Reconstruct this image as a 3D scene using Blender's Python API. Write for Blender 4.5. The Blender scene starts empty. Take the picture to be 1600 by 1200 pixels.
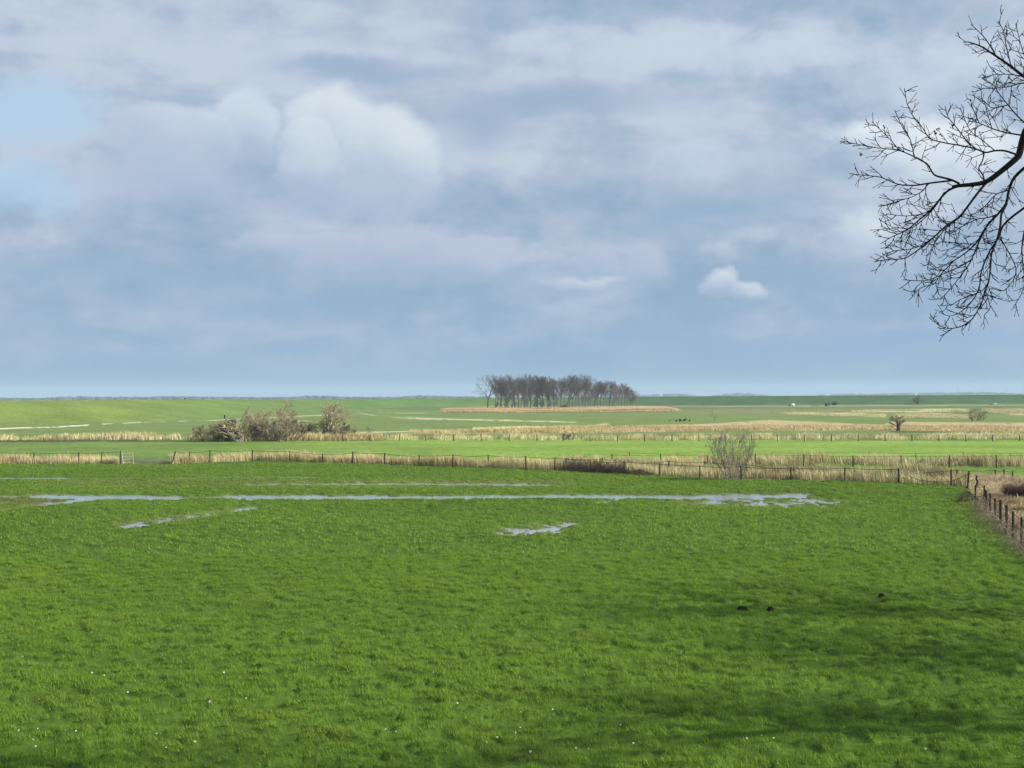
import bpy, math, random
import numpy as np
from mathutils import Vector, Matrix

SC = bpy.context.scene
C = SC.collection
rnd = random.Random(11)
NR = np.random.default_rng(5)

# ------------------------------------------------------------------ camera
CAM = Vector((0.0, 0.0, 7.0))
FPX = 2300.0                                    # focal length in pixels of the 1600 px wide photograph
PITCH = math.atan(18.5 / FPX)
ROLL = -0.0045
fwd = Vector((0, math.cos(PITCH), math.sin(PITCH)))
r0 = Vector((1, 0, 0)); u0 = Vector((0, -math.sin(PITCH), math.cos(PITCH)))
Rv = r0 * math.cos(ROLL) + u0 * math.sin(ROLL)
Uv = u0 * math.cos(ROLL) - r0 * math.sin(ROLL)
cd = bpy.data.cameras.new('camera'); cam = bpy.data.objects.new('camera', cd); C.objects.link(cam)
m = Matrix((Rv, Uv, -fwd)).transposed().to_4x4(); m.translation = CAM
cam.matrix_world = m
cd.sensor_width = 36.0; cd.lens = 36.0 * FPX / 1600.0
cd.clip_start = 0.1; cd.clip_end = 40000
SC.camera = cam

# ------------------------------------------------------------------ light, exposure
SUN_EL = math.radians(31)
SUN_AZ = math.radians(101)                      # clockwise from +Y (the view direction): behind the right shoulder
EXPOSURE = 0.62
SKY_STRENGTH = 0.10
SC.view_settings.view_transform = 'Standard'; SC.view_settings.look = 'None'
SC.view_settings.gamma = 1.0; SC.view_settings.exposure = EXPOSURE
SC.view_settings.use_curve_mapping = False
sl = bpy.data.lights.new('sun', 'SUN'); sl.energy = 4.6; sl.angle = math.radians(0.53); sl.color = (1.0, 0.95, 0.86)
sun = bpy.data.objects.new('sun', sl); C.objects.link(sun)
sdir = Vector((math.sin(SUN_AZ) * math.cos(SUN_EL), math.cos(SUN_AZ) * math.cos(SUN_EL), math.sin(SUN_EL)))
sun.rotation_euler = sdir.to_track_quat('Z', 'Y').to_euler()
sun.location = sdir * 300
SC.cycles.use_denoising = True
SC.cycles.max_bounces = 6; SC.cycles.diffuse_bounces = 2; SC.cycles.glossy_bounces = 3
SC.cycles.transmission_bounces = 3; SC.cycles.volume_bounces = 1; SC.cycles.transparent_max_bounces = 8
SC.cycles.sample_clamp_indirect = 6

# ---- tiny expression layer over shader math nodes
class X:
    def __init__(s, nt, sock): s.nt = nt; s.k = sock
    def _m(s, op, *a):
        n = s.nt.nodes.new('ShaderNodeMath'); n.operation = op
        for i, v in enumerate((s,) + a):
            if isinstance(v, X): s.nt.links.new(v.k, n.inputs[i])
            else: n.inputs[i].default_value = v
        return X(s.nt, n.outputs[0])
    def __add__(s, o): return s._m('ADD', o)
    __radd__ = __add__
    def __mul__(s, o): return s._m('MULTIPLY', o)
    __rmul__ = __mul__
    def __sub__(s, o): return s._m('SUBTRACT', o)
    def __rsub__(s, o): return (s * -1.0) + o
    def __truediv__(s, o): return s._m('DIVIDE', o)
    def max(s, o): return s._m('MAXIMUM', o)
    def min(s, o): return s._m('MINIMUM', o)
    def pow(s, o): return s._m('POWER', o)
    def smooth(s, a, b, lo=0.0, hi=1.0):
        n = s.nt.nodes.new('ShaderNodeMapRange'); n.interpolation_type = 'SMOOTHSTEP'
        s.nt.links.new(s.k, n.inputs[0])
        for i, v in enumerate((a, b, lo, hi)): n.inputs[i + 1].default_value = v
        return X(s.nt, n.outputs[0])
def comb(nt, x, y, z):
    n = nt.nodes.new('ShaderNodeCombineXYZ')
    for i, v in enumerate((x, y, z)):
        if isinstance(v, X): nt.links.new(v.k, n.inputs[i])
        else: n.inputs[i].default_value = v
    return n.outputs[0]
def noise(nt, vec, scale, detail=4, rough=0.5, dist=0.0):
    n = nt.nodes.new('ShaderNodeTexNoise'); nt.links.new(vec, n.inputs['Vector'])
    n.inputs['Scale'].default_value = scale; n.inputs['Detail'].default_value = detail
    n.inputs['Roughness'].default_value = rough; n.inputs['Distortion'].default_value = dist
    return X(nt, n.outputs['Fac'])
def mixc(nt, fac, a, b):
    n = nt.nodes.new('ShaderNodeMix'); n.data_type = 'RGBA'; n.clamp_factor = True
    if isinstance(fac, X): nt.links.new(fac.k, n.inputs[0])
    else: n.inputs[0].default_value = fac
    for i, v in ((6, a), (7, b)):
        if isinstance(v, tuple): n.inputs[i].default_value = (*v, 1)
        else: nt.links.new(v, n.inputs[i])
    return n.outputs[2]

# ---- sky: Nishita blue behind layers of cloud, all in terms of compass direction and elevation
def s2l(c): return tuple(((v / 255 + 0.055) / 1.055) ** 2.4 if v > 10 else v / 3294.6 for v in c)
def skyc(r, g, b):                               # a seen sky colour -> value ahead of the background strength
    k = 1.0 / (SKY_STRENGTH * 2 ** EXPOSURE)
    return tuple(v * k for v in s2l((r, g, b)))
W = bpy.data.worlds.new('World'); SC.world = W; W.use_nodes = True
nt = W.node_tree; nt.nodes.clear()
tc = nt.nodes.new('ShaderNodeTexCoord')
sp = nt.nodes.new('ShaderNodeSeparateXYZ'); nt.links.new(tc.outputs['Generated'], sp.inputs[0])
dx, dy, dz = (X(nt, sp.outputs[i]) for i in range(3))
az = dx._m('ARCTAN2', dy) * 57.2958
el = dz.min(1.0).max(-1.0)._m('ARCSINE') * 57.2958
sky = nt.nodes.new('ShaderNodeTexSky'); sky.sky_type = 'NISHITA'; sky.sun_disc = False
sky.sun_elevation = SUN_EL; sky.sun_rotation = SUN_AZ; sky.air_density = 1.2; sky.dust_density = 1.5; sky.ozone_density = 1.4
v1 = comb(nt, dx, dy, dz * 2.6)
v2 = comb(nt, dx, dy, dz * 4.2 + 3.0)
v3 = comb(nt, dx, dy, dz * 1.5 + 7.0)
nA = noise(nt, v1, 3.4, 3, 0.5, 0.3)
nB = noise(nt, v2, 5.5, 4, 0.52, 0.4)
nC = noise(nt, v3, 11.0, 5, 0.58, 0.2)
nD = noise(nt, v3, 30.0, 3, 0.6)
col = sky.outputs[0]
# broken blue-grey cloud all over, letting a little of the clear blue through; greyer overhead, bluer low down
nM = nA * 0.40 + nB * 0.30 + nC * 0.42 + (nD - 0.5) * 0.22 + 0.07
col = mixc(nt, nA.smooth(0.26, 0.42, 0.88, 1.0), col, skyc(144, 171, 198))
up_ = el.smooth(1.5, 13.0, -0.055, 0.045)
col = mixc(nt, (nM + up_).smooth(0.49, 0.63), col, skyc(164, 184, 208))
col = mixc(nt, (nM + up_).smooth(0.57, 0.71) * 0.95, col, skyc(179, 192, 213))
col = mixc(nt, (nM + up_ + nB * 0.25).smooth(0.74, 0.90) * 0.7, col, skyc(203, 214, 228))

def ang(px, py):                                 # where in the sky a point of the picture lies
    d = (fwd * FPX + Rv * (px - 800) + Uv * (600 - py)).normalized()
    return math.degrees(math.atan2(d.x, d.y)), math.degrees(math.asin(d.z))
PX = 57.2958 / FPX
def cloud(col, lobes, warp, edge, top, base, amt=1.0, fade=1.0, soft=0.10, lit=0.35):
    """a bank of cloud out of round lobes (px, py, rx, ry); crisp above, melting away below"""
    g = bpy.data.node_groups.new('cloud', 'ShaderNodeTree')
    g.interface.new_socket('dir', in_out='INPUT', socket_type='NodeSocketVector'); g.interface.new_socket('nse', in_out='INPUT', socket_type='NodeSocketVector')
    g.interface.new_socket('col', in_out='INPUT', socket_type='NodeSocketColor'); g.interface.new_socket('col', in_out='OUTPUT', socket_type='NodeSocketColor')
    gi = g.nodes.new('NodeGroupInput'); go = g.nodes.new('NodeGroupOutput')
    s2 = g.nodes.new('ShaderNodeSeparateXYZ'); g.links.new(gi.outputs[1], s2.inputs[0]); c_, d_ = X(g, s2.outputs[0]), X(g, s2.outputs[1])
    wx = c_ * warp + d_ * (warp * 0.45) + 1.0; sh = c_ * 1.7 + d_ * 0.5
    best = None; shade = None
    def vec(op, a, *vs):
        n = g.nodes.new('ShaderNodeVectorMath'); n.operation = op; g.links.new(a, n.inputs[0])
        for k_, v in enumerate(vs): n.inputs[k_ + 1].default_value = v
        return n
    x0 = min(l[0] - l[2] for l in lobes); x1 = max(l[0] + l[2] for l in lobes); y0 = min(l[1] - l[3] for l in lobes); y1 = max(l[1] + l[3] for l in lobes)
    a, e = ang((x0 + x1) / 2, (y0 + y1) / 2); ix, iy = 2 / ((x1 - x0) * PX), 2 / ((y1 - y0) * PX)
    U = vec('MULTIPLY_ADD', gi.outputs[0], (ix, iy, 0), (-a * ix, -e * iy, 0)).outputs[0]
    sh = sh + X(g, vec('DOT_PRODUCT', U, (lit, 0.70, 0)).outputs['Value'])
    for (px, py, rx, ry) in lobes:
        a, e = ang(px, py); ix, iy = 1 / (rx * PX), 1 / (ry * PX)
        u = vec('MULTIPLY_ADD', gi.outputs[0], (ix, iy, 0), (-a * ix, -e * iy, 0)).outputs[0]
        b = (wx - X(g, vec('LENGTH', u).outputs['Value'])).smooth(0.0, edge)
        if fade < 2.5: b = b * X(g, vec('DOT_PRODUCT', u, (0, 1, 0)).outputs['Value']).smooth(-fade, 0.15 * fade)
        s = (X(g, vec('DOT_PRODUCT', u, (lit * 0.5, 0.40, 0)).outputs['Value']) + sh).smooth(-0.75, 0.95) * b
        best, shade = (b, s) if best is None else (best.max(b), shade.max(s))
    o_ = mixc(g, best * amt, gi.outputs[2], base)
    g.links.new(mixc(g, shade * amt, o_, top), go.inputs[0])
    n = nt.nodes.new('ShaderNodeGroup'); n.node_tree = g
    nt.links.new(DIRV, n.inputs[0]); nt.links.new(NSEV, n.inputs[1]); nt.links.new(col, n.inputs[2])
    return n.outputs[0]
def wnoise(scale, detail, amp):
    n = nt.nodes.new('ShaderNodeTexNoise'); nt.links.new(v3, n.inputs['Vector']); n.inputs['Scale'].default_value = scale; n.inputs['Detail'].default_value = detail; n.inputs['Roughness'].default_value = 0.55
    q = nt.nodes.new('ShaderNodeVectorMath'); q.operation = 'MULTIPLY_ADD'; nt.links.new(n.outputs['Color'], q.inputs[0]); q.inputs[1].default_value = (amp, amp * 0.75, 0); q.inputs[2].default_value = (-amp / 2, -amp * 0.375, 0); return q.outputs[0]
def vadd(a_, b_):
    q = nt.nodes.new('ShaderNodeVectorMath'); nt.links.new(a_, q.inputs[0]); nt.links.new(b_, q.inputs[1]); return q.outputs[0]
DIRV = vadd(comb(nt, az, el, 0.0), vadd(wnoise(8.0, 2, 2.2), wnoise(30.0, 5, 1.5))); NSEV = comb(nt, nC - 0.5, nD - 0.5, 0.0)
WH = skyc(222, 231, 238); WH2 = skyc(208, 221, 234); LAV = skyc(176, 191, 216); GRY = skyc(158, 182, 208); BLU = skyc(136, 170, 200)
# darker blue-grey gaps
col = cloud(col, [(745, 205, 110, 75), (560, 108, 230, 30), (860, 170, 260, 40)], 1.0, 1.0, skyc(158, 178, 206), skyc(152, 175, 204), 0.75, 3)
col = cloud(col, [(120, 425, 420, 44), (430, 475, 300, 30), (1130, 335, 240, 40), (1230, 430, 200, 26)], 1.2, 1.0, skyc(146, 175, 204), skyc(144, 174, 203), 0.60, 3)
col = cloud(col, [(1330, 543, 420, 28)], 0.9, 1.0, skyc(140, 172, 210), skyc(140, 172, 210), 0.60, 3)
# clear pale-blue window, upper left
col = cloud(col, [(50, 175, 170, 66), (20, 290, 150, 45)], 1.3, 0.9, skyc(182, 210, 234), skyc(172, 204, 233), 0.75, 3)
# the lit upper-right sheet
col = cloud(col, [(1180, 85, 400, 70), (1480, 110, 320, 100), (1120, 250, 300, 44), (860, 60, 160, 40)], 1.6, 1.1, skyc(208, 221, 235), skyc(192, 208, 227), 0.70, 3)
col = cloud(col, [(1500, 235, 210, 70), (1330, 212, 100, 40)], 1.1, 0.8, skyc(236, 243, 248), skyc(208, 221, 234), 0.9, 2.0)
# the big double cumulus, its grey flank to the left and the long grey shelf under it
col = cloud(col, [(290, 270, 200, 90), (540, 310, 220, 60)], 1.0, 0.9, skyc(182, 194, 218), skyc(174, 190, 215), 0.85, 3)
col = cloud(col, [(250, 215, 90, 60), (385, 205, 66, 80), (320, 225, 90, 66)], 0.45, 0.34, WH2, skyc(180, 195, 218), 0.90, 1.0)
col = cloud(col, [(530, 220, 94, 96), (600, 265, 92, 112), (490, 250, 60, 80)], 0.42, 0.30, skyc(218, 228, 236), skyc(184, 199, 219), 0.92, 0.72)
col = cloud(col, [(640, 405, 190, 55), (745, 388, 76, 34), (470, 380, 140, 24)], 0.7, 0.36, skyc(188, 198, 219), skyc(164, 184, 210), 0.92, 1.3)
# small clouds lower down
col = cloud(col, [(1010, 415, 60, 62), (940, 412, 56, 50), (870, 438, 110, 26)], 0.7, 0.5, skyc(186, 197, 218), skyc(166, 186, 212), 0.85, 1.3)
col = cloud(col, [(905, 435, 90, 15)], 0.5, 0.7, skyc(214, 219, 226), skyc(186, 199, 218), 0.8, 1.6)
col = cloud(col, [(1115, 444, 46, 32), (1162, 454, 44, 20)], 0.45, 0.4, skyc(222, 229, 234), skyc(178, 195, 217), 0.92, 1.1)
col = cloud(col, [(1350, 375, 66, 44)], 0.7, 0.7, skyc(218, 227, 235), skyc(182, 200, 221), 0.9, 1.3)
col = cloud(col, [(360, 512, 140, 30), (430, 526, 90, 24)], 1.0, 0.8, skyc(188, 197, 215), skyc(160, 181, 208), 0.8, 1.4)
col = cloud(col, [(470, 540, 80, 24), (200, 535, 110, 22), (980, 520, 70, 20)], 1.0, 0.7, skyc(156, 180, 207), skyc(142, 171, 202), 0.65, 1.6)
# even paler air toward the horizon
col = mixc(nt, el.smooth(0.5, 6.5, 0.55, 0.0), col, skyc(141, 172, 204))
col = mixc(nt, el.smooth(0.0, 2.2, 0.75, 0.0), col, skyc(130, 162, 194))
bg = nt.nodes.new('ShaderNodeBackground'); bg.inputs[1].default_value = SKY_STRENGTH
nt.links.new(col, bg.inputs[0])
W.cycles.sampling_method = 'NONE'                # a soft sky: bounced rays find it well enough
wo = nt.nodes.new('ShaderNodeOutputWorld'); nt.links.new(bg.outputs[0], wo.inputs[0])

# ------------------------------------------------------------------ helpers
def ray(px, py): return fwd * FPX + Rv * (px - 800) + Uv * (600 - py)
def gnd(px, py, z=0.0):
    d = ray(px, py); t = (z - CAM.z) / d.z
    return CAM + d * t
def at_depth(px, py, dep):
    d = ray(px, py); return CAM + d * (dep / d.y)
def proj(x, y, z):
    vx, vy, vz = x - CAM.x, y - CAM.y, z - CAM.z
    f = vx * fwd.x + vy * fwd.y + vz * fwd.z
    f = np.where(f < 0.3, 0.3, f)
    return (800 + FPX * (vx * Rv.x + vy * Rv.y + vz * Rv.z) / f, 600 - FPX * (vx * Uv.x + vy * Uv.y + vz * Uv.z) / f)
def _h(ix, iy, s):
    n = (ix.astype(np.int64) * 374761393 + iy.astype(np.int64) * 668265263 + s * 974634777) & 0xffffffff
    n = ((n ^ (n >> 13)) * 1274126177) & 0xffffffff
    return ((n ^ (n >> 16)) & 0xffff) / 65535.0
def vn(x, y, s=0):
    ix, iy = np.floor(x), np.floor(y); fx, fy = x - ix, y - iy
    fx = fx * fx * (3 - 2 * fx); fy = fy * fy * (3 - 2 * fy)
    a, b, c, d = _h(ix, iy, s), _h(ix + 1, iy, s), _h(ix, iy + 1, s), _h(ix + 1, iy + 1, s)
    return (a * (1 - fx) + b * fx) * (1 - fy) + (c * (1 - fx) + d * fx) * fy - 0.5
def fbm(x, y, s=0, o=4):
    t = 0.0; a = 1.0
    for i in range(o): t = t + a * vn(x * 2 ** i + 17.3 * i, y * 2 ** i - 9.1 * i, s + i); a *= 0.5
    return t
def sst(a, b, x):
    t = np.clip((x - a) / (b - a), 0, 1); return t * t * (3 - 2 * t)

def tag(o, label=None, cat=None, group=None, kind=None):
    if label: o['label'] = label
    if cat: o['category'] = cat
    if group: o['group'] = group
    if kind: o['kind'] = kind
    return o
def empty(name, loc, label=None, cat=None, group=None):
    o = bpy.data.objects.new(name, None); o.empty_display_size = 0.3; C.objects.link(o); o.location = loc
    o['_l'] = 0; del o['_l']
    return tag(o, label, cat, group)
def link(name, me, mat=None, parent=None, loc=None):
    o = bpy.data.objects.new(name, me); C.objects.link(o)
    if mat and not me.materials: me.materials.append(mat)
    if parent: o.parent = parent
    if loc is not None: o.location = loc
    return o
def mesh_np(name, V, F, col=None, smooth=False):
    """V (n,3), F (m,k) one polygon size; col per vertex"""
    V = np.asarray(V, np.float32); F = np.asarray(F, np.int32); me = bpy.data.meshes.new(name)
    me.vertices.add(len(V)); me.vertices.foreach_set('co', V.ravel())
    k = F.shape[1]; me.loops.add(F.size); me.loops.foreach_set('vertex_index', F.ravel())
    me.polygons.add(len(F)); me.polygons.foreach_set('loop_start', np.arange(0, F.size, k, dtype=np.int32))
    try: me.polygons.foreach_set('loop_total', np.full(len(F), k, np.int32))
    except Exception: pass
    if smooth: me.polygons.foreach_set('use_smooth', np.ones(len(F), bool))
    me.update(calc_edges=True)
    if col is not None:
        a = me.color_attributes.new('Col', 'FLOAT_COLOR', 'POINT')
        c = np.ones((len(V), 4), np.float32); c[:, :3] = col; a.data.foreach_set('color', c.ravel())
    return me
class Tubes:
    """collects tapered tubes into one mesh"""
    def __init__(s): s.L = {}; s.off = np.zeros(3); s.sc = 1.0
    def chain(s, pts, rad, sides=4):
        s.L.setdefault((len(pts), sides), []).append(([tuple(p) for p in pts], list(rad)))
    def zmax(s): return max((p[2] for l in s.L.values() for c in l for p in c[0]), default=0)
    def arrays(s):
        VV, FF, base = [], [], 0
        for (n, sides), l in s.L.items():
            P = np.array([c[0] for c in l], float); R = np.array([c[1] for c in l], float)
            t = np.empty_like(P); t[:, 1:-1] = P[:, 2:] - P[:, :-2]; t[:, 0] = P[:, 1] - P[:, 0]; t[:, -1] = P[:, -1] - P[:, -2]
            t /= np.linalg.norm(t, axis=2)[..., None] + 1e-9
            up = (np.abs(t[..., 2]).mean(1) < 0.8)[:, None, None]
            ref = np.where(up, np.array([0.31, 0.17, 0.93]), np.array([0.95, 0.2, 0.1]))
            a = np.cross(t, np.broadcast_to(ref, t.shape)); a /= np.linalg.norm(a, axis=2)[..., None] + 1e-9; b = np.cross(t, a)
            th = np.arange(sides) * 2 * math.pi / sides
            ring = P[:, :, None] + R[:, :, None, None] * (a[:, :, None] * np.cos(th)[None, None, :, None] + b[:, :, None] * np.sin(th)[None, None, :, None])
            m_ = len(l); i = np.arange(n - 1)[:, None] * sides; j = np.arange(sides)[None]; j2 = (j + 1) % sides
            f = np.stack([i + j, i + j2, i + sides + j2, i + sides + j], -1).reshape(-1, 4)
            f = (f[None] + (np.arange(m_) * n * sides)[:, None, None]).reshape(-1, 4) + base
            VV.append(ring.reshape(-1, 3)); FF.append(f); base += m_ * n * sides
        return (np.concatenate(VV) - s.off) * s.sc, np.concatenate(FF)
    def mesh(s, name, smooth=True):
        V, F = s.arrays(); return mesh_np(name, V, F, smooth=smooth)

# ------------------------------------------------------------------ materials
def mat(name): 
    mt = bpy.data.materials.new(name); mt.use_nodes = True; t = mt.node_tree
    b = t.nodes['Principled BSDF']; b.inputs['Specular IOR Level'].default_value = 0.25
    return mt, t, b
def simple(name, c, rough=0.85, var=0.35, scale=6.0, spec=0.2, bump=0.0):
    mt, t, b = mat(name)
    g = t.nodes.new('ShaderNodeNewGeometry'); n = noise(t, g.outputs['Position'], scale, 5, 0.6)
    lo = tuple(v * (1 - var) for v in c); hi = tuple(min(1, v * (1 + var)) for v in c)
    t.links.new(mixc(t, n.smooth(0.25, 0.75), lo, hi), b.inputs['Base Color'])
    b.inputs['Roughness'].default_value = rough; b.inputs['Specular IOR Level'].default_value = spec
    if bump:
        bm = t.nodes.new('ShaderNodeBump'); bm.inputs['Strength'].default_value = bump; bm.inputs['Distance'].default_value = 0.02
        t.links.new(n.k, bm.inputs['Height']); t.links.new(bm.outputs[0], b.inputs['Normal'])
    return mt
def blade_mat(name, transl=0.25, rough=0.75):
    mt, t, b = mat(name)
    a = t.nodes.new('ShaderNodeAttribute'); a.attribute_name = 'Col'
    t.links.new(a.outputs['Color'], b.inputs['Base Color']); b.inputs['Roughness'].default_value = rough
    b.inputs['Specular IOR Level'].default_value = 0.15
    tr = t.nodes.new('ShaderNodeBsdfTranslucent'); t.links.new(a.outputs['Color'], tr.inputs[0])
    mx = t.nodes.new('ShaderNodeMixShader'); mx.inputs[0].default_value = transl
    t.links.new(b.outputs[0], mx.inputs[1]); t.links.new(tr.outputs[0], mx.inputs[2])
    t.links.new(mx.outputs[0], t.nodes['Material Output'].inputs[0])
    return mt
M_ground, t, b = mat('pasture')
a = t.nodes.new('ShaderNodeAttribute'); a.attribute_name = 'Col'
g = t.nodes.new('ShaderNodeNewGeometry'); pos = g.outputs['Position']
n1 = noise(t, pos, 0.9, 6, 0.65); n2 = noise(t, pos, 0.06, 5, 0.6); n3 = noise(t, pos, 5.0, 4, 0.7)
k = n1.smooth(0.25, 0.75, 0.68, 1.32) * n2.smooth(0.3, 0.7, 0.86, 1.14) * n3.smooth(0.2, 0.8, 0.8, 1.2)
vm = t.nodes.new('ShaderNodeVectorMath'); vm.operation = 'SCALE'
t.links.new(a.outputs['Color'], vm.inputs[0]); t.links.new(k.k, vm.inputs['Scale'])
t.links.new(vm.outputs[0], b.inputs['Base Color']); b.inputs['Roughness'].default_value = 0.9; b.inputs['Specular IOR Level'].default_value = 0.1
bm = t.nodes.new('ShaderNodeBump'); bm.inputs['Strength'].default_value = 0.7; bm.inputs['Distance'].default_value = 0.18
t.links.new((n1 * 0.6 + n3 * 0.4).k, bm.inputs['Height']); t.links.new(bm.outputs[0], b.inputs['Normal'])
M_grass = blade_mat('grass_blade', 0.42, 0.6)
M_reed = blade_mat('dry_reed', 0.2, 0.8)
M_bark = simple('dark_bark', (0.020, 0.016, 0.015), 0.9, 0.5, 9, 0.15, 0.4)
M_bark_far = simple('grey_bark', (0.15, 0.135, 0.12), 0.9, 0.35, 1.5)
M_twig_far = simple('brown_twig', (0.118, 0.098, 0.080), 0.9, 0.3, 1.0)
M_pale = simple('pale_bark', (0.42, 0.38, 0.30), 0.85, 0.25, 2)
M_shrub = simple('shrub_twig', (0.28, 0.24, 0.155), 0.9, 0.35, 1.0)
M_shrub2 = simple('ochre_twig', (0.37, 0.315, 0.195), 0.9, 0.3, 1.0)
M_willow = simple('willow_twig', (0.20, 0.18, 0.145), 0.9, 0.3, 2.0)
M_bramble = simple('bramble_stem', (0.085, 0.062, 0.046), 0.9, 0.5, 4)
M_post = simple('weathered_post', (0.055, 0.042, 0.032), 0.9, 0.4, 12, 0.15, 0.3)
M_wire = simple('fence_wire', (0.035, 0.032, 0.030), 0.8, 0.3, 10)
M_gatewood = simple('bleached_wood', (0.38, 0.38, 0.24), 0.8, 0.25, 8, 0.2, 0.2)
M_soil = simple('dark_soil', (0.020, 0.016, 0.014), 0.95, 0.5, 14, 0.1, 0.6)
M_white = simple('white_paint', (0.72, 0.72, 0.70), 0.5, 0.06, 1)
M_dark = simple('dark_boards', (0.022, 0.024, 0.024), 0.8, 0.3, 4)
M_grey = simple('grey_metal', (0.30, 0.34, 0.34), 0.5, 0.15, 2)
M_petal = simple('white_petal', (0.78, 0.78, 0.70), 0.7, 0.05, 20)
M_yolk = simple('yellow_disc', (0.60, 0.38, 0.03), 0.7, 0.1, 20)
M_stem = simple('green_stem', (0.06, 0.12, 0.02), 0.7, 0.2, 10)
M_wood = simple('far_foliage', (0.045, 0.060, 0.055), 0.95, 0.3, 0.02)
M_steel = simple('pylon_steel', (0.22, 0.24, 0.26), 0.6, 0.1, 0.1)
M_water, t, b = mat('still_water')
b.inputs['Base Color'].default_value = (0.30, 0.32, 0.32, 1); b.inputs['Roughness'].default_value = 0.05
b.inputs['IOR'].default_value = 1.33; b.inputs['Specular IOR Level'].default_value = 0.5
g = t.nodes.new('ShaderNodeNewGeometry'); n1 = noise(t, g.outputs['Position'], 9.0, 3, 0.6)
bm = t.nodes.new('ShaderNodeBump'); bm.inputs['Strength'].default_value = 0.18; bm.inputs['Distance'].default_value = 0.03
t.links.new(n1.k, bm.inputs['Height']); t.links.new(bm.outputs[0], b.inputs['Normal'])

# ------------------------------------------------------------------ terrain
CREST = np.array([(-1500, -150), (-700, 70), (-320, 262), (-150, 388), (-140, 540), (-132, 800), (-92, 985), (0, 1012), (90, 1016), (365, 1036), (1200, 1120), (4000, 1500)], float)
CREST_Z = np.array([6.4, 6.4, 6.4, 6.36, 6.11, 5.70, 5.45, 5.6, 6.05, 6.1, 6.1, 6.1])
for _ in range(2):                                # round the bends
    _c = np.column_stack([CREST, CREST_Z]); _q = _c[:-1] * 0.75 + _c[1:] * 0.25; _r = _c[:-1] * 0.25 + _c[1:] * 0.75
    _n = np.concatenate([_c[:1], np.stack([_q, _r], 1).reshape(-1, 3), _c[-1:]]); CREST, CREST_Z = _n[:, :2], _n[:, 2]
def dike(x, y):
    best = np.full(x.shape, 1e9); zc = np.zeros(x.shape)
    for i in range(len(CREST) - 1):
        a, b_ = CREST[i], CREST[i + 1]; d = b_ - a
        t_ = np.clip(((x - a[0]) * d[0] + (y - a[1]) * d[1]) / (d @ d), 0, 1)
        r = np.hypot(x - a[0] - d[0] * t_, y - a[1] - d[1] * t_)
        zc = np.where(r < best, CREST_Z[i] * (1 - t_) + CREST_Z[i + 1] * t_, zc); best = np.minimum(best, r)
    t_ = np.clip(1 - (best - 2.0) / 42.0, 0, 1)
    return zc * (0.8 * t_ + 0.2 * t_ * t_ * (3 - 2 * t_)), t_
# hollows that hold water: (x0,y0,x1,y1,half thickness px,depth)
PUD = [(-30, 776, 60, 777.5, 2.2, .9), (60, 777, 270, 779, 3.8, 1.3), (60, 791, 120, 784, 3.0, .8), (85, 787, 150, 780, 4.0, 1.0), (-30, 803, 40, 793, 2.5, .8), (-30, 786, 14, 786, 2.0, .8),
       (270, 779.5, 375, 777.5, 2.2, .62), (365, 777.5, 600, 778, 3.6, 1.15), (600, 778.5, 860, 777, 3.2, 1.1), (860, 777, 1110, 778, 3.8, 1.3), (690, 783, 725, 778, 2.0, .7),
       (945, 787, 972, 780, 2.2, .85), (1100, 777, 1250, 775.5, 4.2, 1.2), (1100, 786, 1240, 788, 7.5, .60), (1258, 781, 1285, 793, 2.6, .95), (1250, 779, 1305, 787, 4.5, .62), (1130, 781, 1200, 783, 5, .78),
       (-30, 748.5, 100, 748.7, 2.0, 1.4), (100, 748.8, 220, 748.6, 1.3, .75), (290, 748, 500, 746.8, 1.5, .72), (390, 758.5, 460, 757, 1.8, .75), (460, 757, 560, 757, 2.2, .85), (560, 757, 700, 757, 2.4, .85), (700, 757, 850, 758.5, 2.8, .78),
       (200, 822, 280, 812, 5.0, .60), (265, 813, 320, 807, 4.2, .68), (310, 807, 395, 795, 3.6, .55), (808, 833, 850, 828, 7.5, .64), (840, 827, 885, 820, 5.0, .56)]
def hollow(px, py):
    m_ = np.zeros(px.shape)
    for (x0, y0, x1, y1, h, d) in PUD:
        ex, ey = x1 - x0, y1 - y0; L2 = ex * ex + ey * ey * 1.0
        t_ = np.clip(((px - x0) * ex + (py - y0) * ey) / L2, 0, 1)
        rx = (px - x0 - ex * t_) / 5.0; ry = py - y0 - ey * t_
        r = np.hypot(rx, ry) / h
        m_ = np.maximum(m_, d * np.clip(1.45 - r, 0, 1.2))
    return m_
F1X = [-200, 0, 208, 270, 330, 400, 460, 560, 700, 880, 1000, 1100, 1240, 1400, 1510, 1560, 1900]
F1Y = [728, 727, 727.5, 727, 724.5, 722, 723, 727, 731, 738, 744, 750, 752.5, 757, 764, 768, 790]
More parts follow.
